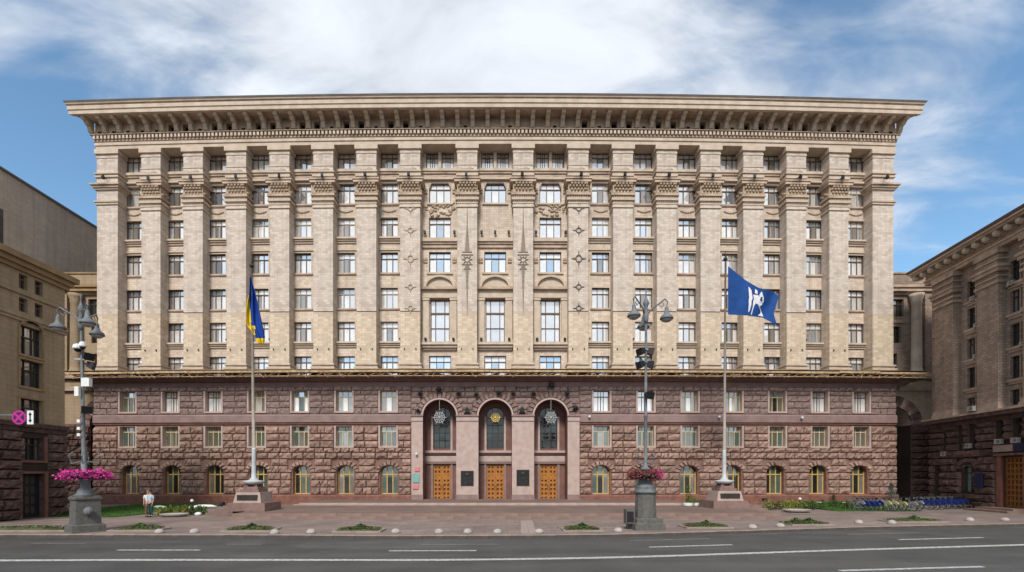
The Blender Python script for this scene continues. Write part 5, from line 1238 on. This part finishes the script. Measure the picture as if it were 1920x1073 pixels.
# ================================================================== ROAD SIGN at the left
o = thing('road_sign', 'round magenta no-stopping sign with white arrow plate, at the left edge', 'road sign', (-22.2, 20, 0))
m = MB(); m.tube([(0, 0, 0), (0, 0, 6.2)], .07, LAMPG, 8); ob('post', m, o)
x1_ = (38-U0)/F*20+22.2; x2_ = (57-U0)/F*20+22.2; zs_ = zz_(783, 20)
m = MB(); m.tube([(0, .06, zs_+.1), (x2_, .06, zs_+.1)], .03, LAMPG, 6); ob('arm', m, o)
m = MB(); n = 24; c = [(.29*cos(2*pi*k/n), .29*sin(2*pi*k/n)) for k in range(n)]; m.poly([(x1_-.05+a, zs_+b_) for a, b_ in c], -.01, .01, SIGNM)
m.poly([(x1_-.05+a*.76, zs_+b_*.76) for a, b_ in c], -.014, -.0105, SIGND)
for s in (-1, 1): q = .03; m.poly([(x1_-.05+s*(.2-q)*1, zs_-.2-q), (x1_-.05+s*(.2+q), zs_-.2+q), (x1_-.05-s*(.2-q), zs_+.2+q), (x1_-.05-s*(.2+q), zs_+.2-q)][::(1 if s > 0 else -1)], -.018-.001*(s+1), -.0145, SIGNM)
ob('round_plate', m, o)
m = MB(); m.box(x2_-.13, x2_+.13, -.01, .01, zs_-.28, zs_+.28, WHITE); m.box(x2_-.03, x2_+.03, -.016, -.0105, zs_-.13, zs_+.13, IRON)
m.poly([(x2_-.075, zs_+.1), (x2_+.075, zs_+.1), (x2_, zs_+.22)], -.016, -.0105, IRON); m.poly([(x2_-.075, zs_-.1), (x2_, zs_-.22), (x2_+.075, zs_-.1)], -.016, -.0105, IRON); ob('arrow_plate', m, o)

# ================================================================== BOLLARDS, TREE PITS
BOL = [(299, 1000, 'just right of the first planted mound from the left'), (365, 1000, 'alone between the first and second planted mounds'), (515, 1002, 'touching the right end of the second planted mound'), (583, 1001, 'midway between the second and third planted mounds'),
       (742, 1000, 'just right of the third planted mound'), (823, 1001, 'in front of the left portal'), (877, 1000.5, 'in front of the bronze plaque left of the middle portal'), (933, 1000.5, 'in front of the middle portal'), (1011, 1000, 'at the end of the two pale paving strips'),
       (1159, 998, 'left of the lamp with the round pedestal'), (1411, 991.5, 'left one of the close pair beside the sixth planted mound'), (1463, 989, 'touching the left end of the sixth planted mound'), (1610, 982.5, 'below the left end of the bicycle rack'), (1672, 983.5, 'touching the left end of the last planted mound'), (1818, 978, 'right of the last planted mound, below the middle bicycles'), (1884, 977.5, 'nearest the right edge of the view')]
m = MB(); m.lathe((0, 0, 0), [(.21, 0), (.21, .05), (.195, .11), (.155, .17), (.09, .21), (.0, .22)], CONC, 16); BOLM = m.mesh('dome_bollard', True)
for (u, v, wh) in BOL:
    p = G(u, v-1.0); ob('dome_bollard', BOLM, None, p, random.uniform(0, 6), (1, 1, random.uniform(.85, 1.05)), 'pale dome bollard '+wh, 'bollard', 'dome bollards along the kerb')
MND = [(60, 997.5, 1.5, 'grass verge strip left of the left street lamp', 0), (262, 997, 1.15, 'first planted mound from the left, right of the square-pedestal lamp', 1), (470, 998, 1.2, 'planted mound below the left flagpole', 1), (674, 999, 1.15, 'planted mound below the windows left of the portals', 1), (1090, 997.5, .95, 'planted mound left of the round-pedestal lamp', 1), (1322, 991.5, 1.2, 'planted mound right of the round-pedestal lamp', 1), (1512, 986, 1.15, 'planted mound below the flower bed with white stones', 2), (1712, 980.5, 1.6, 'planted mound below the middle of the bicycles', 1)]
for (u, v, hw_, lab, k) in MND:
    gx, gy, _ = G(u, v); gx *= (gy+.65)/gy; o = thing('tree_pit', ('low '+lab) if k else ('low '+lab), 'planting pit', (gx, gy+.65, 0), group='tree pits along the kerb')
    m = MB(); L2 = 2.6 if k == 0 else hw_
    for (a, b_, c, d_) in ((-L2, L2, -.62, -.5), (-L2, L2, .5, .62), (-L2, -L2+.12, -.497, .497), (L2-.12, L2, -.497, .497)): m.box(a, b_, c, d_, 0, .07, KERBM)
    ob('edging', m, o)
    m = MB(); nx = 20; ny = 8; vs = []
    for j in range(ny+1):
        for i in range(nx+1):
            x = (-1+2*i/nx)*(L2-.1); y = (-1+2*j/ny)*.5; e = (1-(i/nx*2-1)**2)*(1-(j/ny*2-1)**2); vs.append((x, y, .03+.13*e+random.uniform(0, .02)))
    m.add(vs, [(j*(nx+1)+i, j*(nx+1)+i+1, (j+1)*(nx+1)+i+1, (j+1)*(nx+1)+i) for j in range(ny) for i in range(nx)], DRYG); ob('turf', m, o)
    m = MB()
    for q in range(500): x = random.uniform(-L2+.15, L2-.15); y = random.uniform(-.45, .45); m.leaf((x, y, .10+.1*(1-(x/L2)**2)), .05, random.choice([DRYG, DRYG, GRASS, SOIL]))
    if k:
        for cc in ([0.05] if k == 1 else [-.6, .15]):
            for q in range(420):
                a = random.uniform(0, 2*pi); r_ = abs(random.gauss(0, .5)); x = cc+r_*cos(a)*.75; y = r_*sin(a)*.42; m.leaf((x, y, .1+random.uniform(0, max(.04, .28-.32*r_))), .06, random.choice([LEAF, GRASS, CONIF]))
    ob('low_plants', m, o, kind='stuff')

# ================================================================== LAWNS, BEDS, SHRUBS
def lawn(name, x0, x1, y0, y1, z0, z1, lab):
    m = MB(); n1_, n2_ = 24, 8
    m.add([(x0+(x1-x0)*i/n1_, y0+(y1-y0)*j/n2_, z0+(z1-z0)*j/n2_+random.uniform(-.01, .01)) for j in range(n2_+1) for i in range(n1_+1)], [(j*(n1_+1)+i, j*(n1_+1)+i+1, (j+1)*(n1_+1)+i+1, (j+1)*(n1_+1)+i) for j in range(n2_) for i in range(n1_)], GRASS)
    for q in range(9000):
        t_ = random.random(); x = random.uniform(x0, x1); y = y0+(y1-y0)*t_; z = z0+(z1-z0)*t_; h_ = random.uniform(.03, .08); a = random.uniform(0, pi)
        m.add([(x-.02*cos(a), y-.02*sin(a), z), (x+.02*cos(a), y+.02*sin(a), z), (x+random.uniform(-.03, .03), y, z+h_)], [(0, 1, 2)], GRASS)
    return ob(name, m, None, kind='stuff', label=lab, cat='grass')
p = G(195, 969); q_ = G(275, 969)
lawn('lawn', -32, (270-U0)/F*34, 31.6, 44.6, .02, .16, 'short green lawn in front of the granite base left of the standing people')
lawn('lawn', (1520-U0)/F*40, (1665-U0)/F*40, 36.8, 45.0, .02, .3, 'short green lawn in front of the granite base behind the bicycles')
def shrub(label, x, y, z, r, h, mats_, n=500, group=None, name='shrub', sz=.06):
    o = thing(name, label, 'shrub', (x, y, z), group=group)
    m = MB()
    for k in range(5): a = k*1.3; m.tube([(0, 0, 0), (r*.5*cos(a), r*.5*sin(a), h*.7)], [.02, .008], LEAF_B, 4)
    ob('stems', m, o)
    m = MB()
    for k in range(n):
        a = random.uniform(0, 2*pi); q = sqrt(random.random()); e = random.random()
        zq = h*e; rr = r*q*sqrt(max(.05, 1-(e-.25)**2)); m.leaf((rr*cos(a), rr*sin(a), zq*(.85+.3*sin(3*a))), sz, random.choice(mats_))
    ob('foliage', m, o); return o
LBS = [(285, 963, 'small green shrub right beside the standing people'), (305, 965, 'green leafy shrub in the stone bowl of the left bed'), (322, 964, 'broad green shrub in the middle of the left bed'), (338, 966, 'yellow-green shrub in the left bed'), (350, 967, 'brown-leaved shrub in the left bed'), (364, 964, 'dark green shrub in the left bed'), (378, 963, 'green shrub beside the side wall of the left flagpole steps')]
for i, (u, v, lab) in enumerate(LBS):
    y = 34.0+random.uniform(-.6, .8); x = (u-U0)/F*y; mm = [[LEAF, LEAF_Y], [LEAF, LEAF_Y], [LEAF, GRASS, LEAF_Y], [LEAF_Y, LEAF_Y, LEAF], [LEAF_B, LEAF_B, LEAF], [CONIF, LEAF], [LEAF, GRASS]][i]
    shrub(lab, x, y, 0, .42, .55, mm, 420, 'shrubs of the left bed')
m = MB(); m.lathe((0, 0, 0), [(.5, 0), (.72, .12), (.75, .2), (.66, .2), (.5, .12)], CONC, 18); ob('stone_bowl', m, None, (G(317, 970)[0], G(317, 970)[1]+.5, 0), scale=(1.2, .9, 1), label='low round concrete planting bowl at the front of the left bed', cat='planter')
RBS = [(1440, 'yellow-green shrub at the left end of the right bed'), (1455, 'brown and green shrub next to the left end of the right bed'), (1470, 'green shrub in the left half of the right bed'), (1487, 'yellowish shrub in the middle of the right bed'), (1503, 'tall pale green shrub behind the right concrete bowl'), (1520, 'dark green shrub right of the concrete bowl'), (1540, 'low green shrub left of the dwarf conifer'), (1585, 'low green shrub right of the dwarf conifer'), (1603, 'grassy shrub near the left end of the bicycle rack'), (1618, 'pale green shrub behind the first bicycle')]
for i, (u, lab) in enumerate(RBS):
    y = 39.0+random.uniform(-.5, .7); x = (u-U0)/F*y; mm = [[LEAF_Y, LEAF], [LEAF_B, LEAF], [LEAF, LEAF_Y], [LEAF_Y], [LEAF_Y, LEAF], [CONIF, LEAF], [GRASS, LEAF], [GRASS, LEAF], [GRASS, LEAF_Y], [LEAF, GRASS]][i]
    shrub(lab, x, y, .05, .45, .62, mm, 420, 'shrubs of the right bed')
m = MB(); m.lathe((0, 0, 0), [(.5, 0), (.8, .12), (.84, .22), (.74, .22), (.5, .12)], CONC, 18); ob('stone_bowl', m, None, (G(1503, 962)[0], G(1503, 962)[1]+.6, 0), scale=(1.2, .9, 1), label='low round concrete planting bowl at the front of the right bed', cat='planter')
# whitewashed boulders
rk = [(300, 953, 1.0, 'long flat white stone at the back of the left bed'), (385, 951, 1.9, 'long white edging stone beside the left flagpole steps'), (362, 953, .8, 'white stone between the shrubs of the left bed'), (372, 966, .45, 'small white stone at the front right of the left bed'), (291, 965, .5, 'small white stone at the foot of the people'),
      (1447, 951.5, .6, 'white stone at the left tip of the right bed'), (1482, 941, 1.1, 'white stone at the back left of the right bed'), (1530, 941, 1.6, 'long white stone left of the dwarf conifer'), (1585, 941, 1.5, 'long white stone right of the dwarf conifer')]
for (u, v, w_, lab) in rk:
    z = .12 if v < 955 else 0; p = G(u, v, z); m = MB(); m.ball((0, 0, .08), 1, WHITE, 12, 6, (w_*.5, .22, .13), .12); ob('white_stone', m.mesh('white_stone', True), None, (p[0], min(p[1], 44), z), label=lab, cat='stone', group='whitewashed stones in the beds')
# conifers
def conifer(label, x, y, h, r, mt, n, name='small_spruce'):
    o = thing(name, label, 'tree', (x, y, 0)); m = MB(); m.tube([(0, 0, 0), (0, 0, h*.95)], [.05, .012], LEAF_B, 6); ob('trunk', m, o)
    m = MB()
    tiers = int(h/.16)
    for t_ in range(tiers):
        e = t_/tiers; z = .12+h*.88*e; R_ = r*(1-e)**.85+.04; nb2 = 9
        for b_ in range(nb2):
            a = 2*pi*(b_+random.random()*.6)/nb2+t_
            for q in range(n):
                f_ = (q+random.random())/n; rr = R_*f_*random.uniform(.85, 1.15); m.leaf((rr*cos(a)+random.gauss(0, .03), rr*sin(a)+random.gauss(0, .03), z-.10*f_+random.gauss(0, .025)), random.uniform(.035, .06), mt)
    ob('crown', m, o)
conifer('slender blue spruce at the right corner of the long building behind the bicycles', (1671-U0)/F*41.5, 41.5, 2.35, .75, SPRUCE, 10)
conifer('dark dwarf conifer in the lawn of the right bed', (1563-U0)/F*40.5, 40.5, 1.25, .6, CONIF, 10, 'dwarf_conifer')
conifer('broad blue-green spruce in front of the brown side building', (1786-U0)/F*43.0, 41.5, 1.7, .8, SPRUCE, 9)
conifer('dark little conifer behind the last bicycles on the right', (1849-U0)/F*41.5, 41.5, 1.0, .45, CONIF, 8, 'dwarf_conifer')
# planter box with plant
px_, py_ = (1301-U0)/F*38.2, 38.4
o = thing('flower_trough', 'white scalloped flower trough with a leafy plant left of the right flagpole pedestal', 'planter', (px_, py_, .2))
m = MB()
for s in (-.38, .38): m.lathe((s, 0, 0), [(.22, 0), (.36, .15), (.38, .34), (.3, .36), (.28, .3)], WHITE, 14)
ob('trough', m, o); m = MB()
for k in range(700): x = random.gauss(0, .32); m.leaf((x, random.gauss(0, .12), .35+abs(random.gauss(0, .2))), .05, random.choice([LEAF, LEAF_Y, LEAF]))
for k in range(160): e = random.random(); m.leaf((-.35+random.gauss(0, .1+.1*e), random.gauss(0, .1), .4+1.35*e), .07, random.choice([CONIF, LEAF]))
ob('plant', m, o)
# sloping side walls of the platform
for (u0, u1, v0, v1, yy, lab) in ((385, 436, 966, 948, 33.2, 'low stepped granite cheek wall left of the left flagpole pedestal'), (1396, 1440, 956, 934, 37.5, 'low stepped granite cheek wall right of the right flagpole pedestal')):
    o = thing('cheek_wall', lab, 'wall', ((u0-U0)/F*yy, yy, 0)); w_ = (u1-u0)/F*yy; rev = u0 > 1000
    for k in range(3):
        a, b_ = (w_*k/3, w_) if not rev else (0, w_*(3-k)/3); m = MB(); m.box(a, b_-.0, 0+.03*k, 1.6, .18*k, .18*(k+1)-.003, GR_STEP); ob('stone_block', m, o)
for (u, y, lab) in ((1436-2, 39.5, 'black ground spotlight on the cheek wall right of the right flagpole'), (416, 34.5, 'black ground spotlight beside the left flagpole steps')):
    m = MB(); m.box(-.16, .16, -.12, .12, .1, .32, IRON); m.box(-.03, .03, -.03, .03, 0, .1, IRON); m.box(-.12, .12, -.16, -.12, .13, .29, G_DK); ob('ground_spotlight', m, None, ((u-U0)/F*y, y, .54 if u > 1000 else .5), label=lab, cat='spotlight')
for (u, v, y, lab) in ((360, 940, 38, 'tiny white garden lamp on a dark post behind the left bed'), (1500, 932, 41, 'small white garden lamp behind the right bed')):
    m = MB(); m.box(-.1, .1, -.08, .08, 0, .3, IRON); m.tube([(0, 0, .3), (0, 0, .55)], .03, IRON, 6); m.ball((0, 0, .62), .12, WHITE, 10, 6); ob('garden_lamp', m, None, ((u-U0)/F*y, y, .12), label=lab, cat='garden lamp')

# ================================================================== BICYCLES
def wheel_mesh():
    m = MB(); R_ = .34
    n = 20
    m.tube([(R_*cos(2*pi*k/n), 0, R_*sin(2*pi*k/n)) for k in range(n+1)], .024, RUB, 5); m.tube([(.93*R_*cos(2*pi*k/n), 0, .93*R_*sin(2*pi*k/n)) for k in range(n+1)], .02, STEEL, 4)
    for k in range(10): a = 2*pi*k/10; m.tube([(0, 0, 0), (R_*cos(a), 0, R_*sin(a))], .005, STEEL, 3)
    m.tube([(0, -.05, 0), (0, .05, 0)], .03, STEEL, 6); return m.mesh('wheel')
WHM = wheel_mesh()
def make_bike(mf, mp_):
    o = thing('bicycle', 'x', 'bicycle'); 
    ob('wheel', WHM, o, (-.53, 0, .36)); ob('wheel', WHM, o, (.53, 0, .36))
    m = MB(); m.tube([(-.53, 0, .36), (-.08, 0, .33), (.38, 0, .72), (.42, 0, .85)], .028, mf, 6); m.tube([(-.08, 0, .33), (-.2, 0, .82)], .024, mf, 6); m.tube([(-.53, .05, .36), (-.18, 0, .72)], .015, mf, 5); m.tube([(-.16, 0, .62), (.37, 0, .66)], .03, mf, 6); ob('frame', m, o)
    m = MB(); m.tube([(.40, 0, .80), (.46, .05, .6), (.53, .06, .36)], .018, STEEL, 5); m.tube([(.40, 0, .80), (.46, -.05, .6), (.53, -.06, .36)], .018, STEEL, 5); ob('fork', m, o)
    m = MB(); m.tube([(.40, 0, .8), (.36, 0, 1.02)], .018, STEEL, 6); m.tube([(.2, -.28, 1.05), (.34, -.24, 1.04), (.38, 0, 1.02), (.34, .24, 1.04), (.2, .28, 1.05)], .014, RUB, 5); ob('handlebar', m, o)
    m = MB(); m.ball((-.24, 0, .93), .13, RUB, 8, 5, (1.1, .7, .35)); m.tube([(-.2, 0, .8), (-.23, 0, .92)], .016, STEEL, 5); ob('saddle', m, o)
    m = MB()
    pts = [(.41*cos(a), .41*sin(a)) for a in [radians(15+13*k) for k in range(12)]]; inn = [(x*.5, z*.5) for x, z in pts]
    m.poly([(-.53+x, .36+z) for x, z in pts]+[(-.53+x, .36+z) for x, z in inn[::-1]], -.05, .05, mp_); ob('rear_guard', m, o)
    m = MB(); m.box(.42, .64, -.12, .12, .80, .82, STEEL); m.box(.43, .44, -.12, .12, .82, .95, STEEL); m.box(.62, .63, -.12, .12, .82, .95, STEEL); ob('front_basket', m, o)
    return o
protos = {'blue': make_bike(BIKEB, BIKEB), 'yellow': make_bike(BIKEY, BIKEY), 'white': make_bike(STEEL, BIKEW)}
used = {}
ordn = ['first', 'second', 'third', 'fourth', 'fifth', 'sixth', 'seventh', 'eighth', 'ninth']
BK_ = [('the left run of the rack', [(1612, 958, 'white'), (1622, 958, 'blue'), (1631, 958, 'blue'), (1640, 958, 'blue'), (1649, 958, 'blue')]),
       ('the pale middle run beside the blue spruce', [(1663, 959, 'yellow'), (1674, 959, 'yellow'), (1693, 959, 'yellow'), (1709, 959, 'white'), (1724, 958, 'white')]),
       ('the blue run before the brown granite pier', [(1740, 956, 'blue'), (1751, 956, 'blue'), (1762, 955.5, 'blue'), (1773, 955, 'blue'), (1784, 954.5, 'blue'), (1795, 954, 'blue'), (1806, 953.5, 'blue'), (1816, 953, 'blue')]),
       ('the short run at the far right', [(1855, 953, 'blue'), (1866, 953, 'blue'), (1878, 953, 'blue'), (1889, 953, 'blue')])]
for gn, lst in BK_:
    for i, (u, v, c) in enumerate(lst):
        if c in used: b_ = copy_tree(protos[c])
        else: b_ = protos[c]; used[c] = 1
        p = G(u, v); b_.location = (p[0], p[1]+.5, 0); b_.rotation_euler = (0, radians(random.uniform(-3, 3)), radians(98+random.uniform(-10, 10)))
        b_['label'] = '%s-panelled rental bicycle, %s in %s' % (c, ordn[i], gn); b_['group'] = 'rental bicycles in the rack'
m = MB()
for (ua, ub, v) in ((1603, 1735, 958.5), (1735, 1824, 954.5), (1848, 1896, 953)):
    a, c = G(ua, v), G(ub, v); m.tube([(a[0], a[1]+.1, .28), (c[0], c[1]+.1, .28)], .025, STEEL, 5)
    k = 0
    for k in range(8): q = k/7; m.tube([(a[0]+(c[0]-a[0])*q, a[1]+(c[1]-a[1])*q+.1, 0), (a[0]+(c[0]-a[0])*q, a[1]+(c[1]-a[1])*q+.1, .3)], .02, STEEL, 4)
ob('bicycle_rack', m, None, label='low steel rail rack holding the row of rental bicycles at the right', cat='bicycle rack')

# ================================================================== PEOPLE
def skin_body(name, joints, edges, parent, mats_of, sub=2):
    me = bpy.data.meshes.new(name); me.from_pydata([j[0] for j in joints], edges, []); o = bpy.data.objects.new(name, me); COL.objects.link(o); o.parent = parent
    sk = o.modifiers.new('skin', 'SKIN'); sk.use_smooth_shade = True
    for i, j in enumerate(joints):
        r = j[1] if isinstance(j[1], tuple) else (j[1], j[1]); me.skin_vertices[0].data[i].radius = r; me.skin_vertices[0].data[i].use_root = (i == 0)
    ss = o.modifiers.new('sub', 'SUBSURF'); ss.levels = sub; ss.render_levels = sub; me.materials.append(mats_of); return o
def person(label, x, y, rot, shirt, trousers, hair, long_hair=False, h=1.75, arms='down'):
    o = thing('person', label, 'person', (x, y, 0), rot); k = h/1.75
    # body: skin figure (faces -Y)
    J = [((0, 0, .95), (.13, .10)), ((0, 0, 1.15), (.12, .085)), ((0, 0, 1.36), (.15, .095)), ((0, 0, 1.47), (.06, .055)), ((0, -.01, 1.56), (.055, .055)), ((0, -.02, 1.64), (.085, .095)), ((0, -.02, 1.71), (.07, .08)),
         ((.19, 0, 1.40), .055), ((.23, .02, 1.13), .042), ((.22, -.05, .90), .032), ((.22, -.07, .82), (.022, .035)),
         ((-.19, 0, 1.40), .055), ((-.23, .02, 1.13), .042), ((-.22, -.05, .90), .032), ((-.22, -.07, .82), (.022, .035)),
         ((.09, 0, .88), .09), ((.10, -.01, .50), .06), ((.10, .02, .10), .042), ((.11, -.10, .04), (.04, .03)), ((-.09, 0, .88), .09), ((-.10, .01, .50), .06), ((-.10, .04, .10), .042), ((-.11, -.08, .04), (.04, .03))]
    E = [(0,1),(1,2),(2,3),(3,4),(4,5),(5,6),(2,7),(7,8),(8,9),(9,10),(2,11),(11,12),(12,13),(13,14),(0,15),(15,16),(16,17),(17,18),(0,19),(19,20),(20,21),(21,22)]
    skin_body('body', [((a[0]*k, a[1]*k, a[2]*k), r) for a, r in J], E, o, SKIN)
    for s in (-1, 1):
        for f_ in range(4):
            m = MB(); bx = s*.22*k; m.tube([(bx-.0, (-.085+.018*f_)*k, .79*k), (bx-s*.012, (-.085+.018*f_)*k, (.75-.006*(f_ in (1, 2)))*k), (bx-s*.03, (-.085+.018*f_)*k, .72*k)], .009, SKIN, 5); ob('finger', m, o)
        m = MB(); m.tube([(s*.215*k, -.10*k, .83*k), (s*.2*k, -.125*k, .79*k), (s*.195*k, -.125*k, .76*k)], .010, SKIN, 5); ob('thumb', m, o)
    JS = [((0, 0, .93), (.155, .12)), ((0, 0, 1.15), (.145, .11)), ((0, 0, 1.34), (.17, .115)), ((0, 0, 1.44), (.09, .08)), ((.20, 0, 1.39), .072), ((.235, .02, 1.18), .062), ((-.20, 0, 1.39), .072), ((-.235, .02, 1.18), .062)]
    skin_body('shirt', [((a[0]*k, a[1]*k, a[2]*k), r) for a, r in JS], [(0,1),(1,2),(2,3),(2,4),(4,5),(2,6),(6,7)], o, shirt)
    JT = [((0, 0, .97), (.15, .115)), ((.095, 0, .86), .105), ((.105, -.01, .50), .078), ((.105, .02, .12), .062), ((-.095, 0, .86), .105), ((-.105, .01, .50), .078), ((-.105, .04, .12), .062)]
    skin_body('trousers', [((a[0]*k, a[1]*k, a[2]*k), r) for a, r in JT], [(0,1),(1,2),(2,3),(0,4),(4,5),(5,6)], o, trousers)
    m = MB(); m.ball((0, .012*k, 1.68*k), .108*k, hair, 12, 8, (.92, 1.05, 1.0))
    if long_hair: m.ball((0, .07*k, 1.55*k), .1*k, hair, 10, 6, (.95, .5, 1.6))
    ob('hair', m.mesh('hair', True), o)
    m = MB(); m.ball((0, -.115*k, 1.635*k), .018*k, SKIN, 6, 5, (.8, 1, 1.2)); ob('nose', m, o)
    for s in (-1, 1): m = MB(); m.ball((s*.033*k, -.10*k, 1.66*k), .011*k, HAIRD, 6, 4); ob('eye', m, o); m = MB(); m.ball((s*.092*k, -.01*k, 1.645*k), .02*k, SKIN, 6, 4, (.4, .8, 1.2)); ob('ear', m, o)
    m = MB(); m.box(-.022*k, .022*k, -.108*k, -.100*k, 1.592*k, 1.6*k, PINKS); ob('mouth', m, o)
    for s in (-1, 1): m = MB(); m.ball((s*.108*k, -.06*k, .05*k), .05*k, IRON, 8, 5, (.9, 2.3, .9)); ob('shoe', m, o)
    return o
yp = G(275, 970)[1]
person('brown-haired person in white shirt and reddish brown trousers beside the left lawn', (271.5-U0)/F*yp, yp+.3, radians(20), SHW, TRR, HAIRB, True, 1.72)
person('dark-haired person in light blue shirt and dark green trousers by the left shrub bed', (282-U0)/F*yp, yp, radians(-15), SHB, TRG, HAIRD, False, 1.74)
print('objects', len(bpy.data.objects))

for o_ in bpy.data.objects:
    if o_.get('label') and len(o_['label'].split()) > 16: print('LONG', len(o_['label'].split()), o_.name, '|', o_['label'])
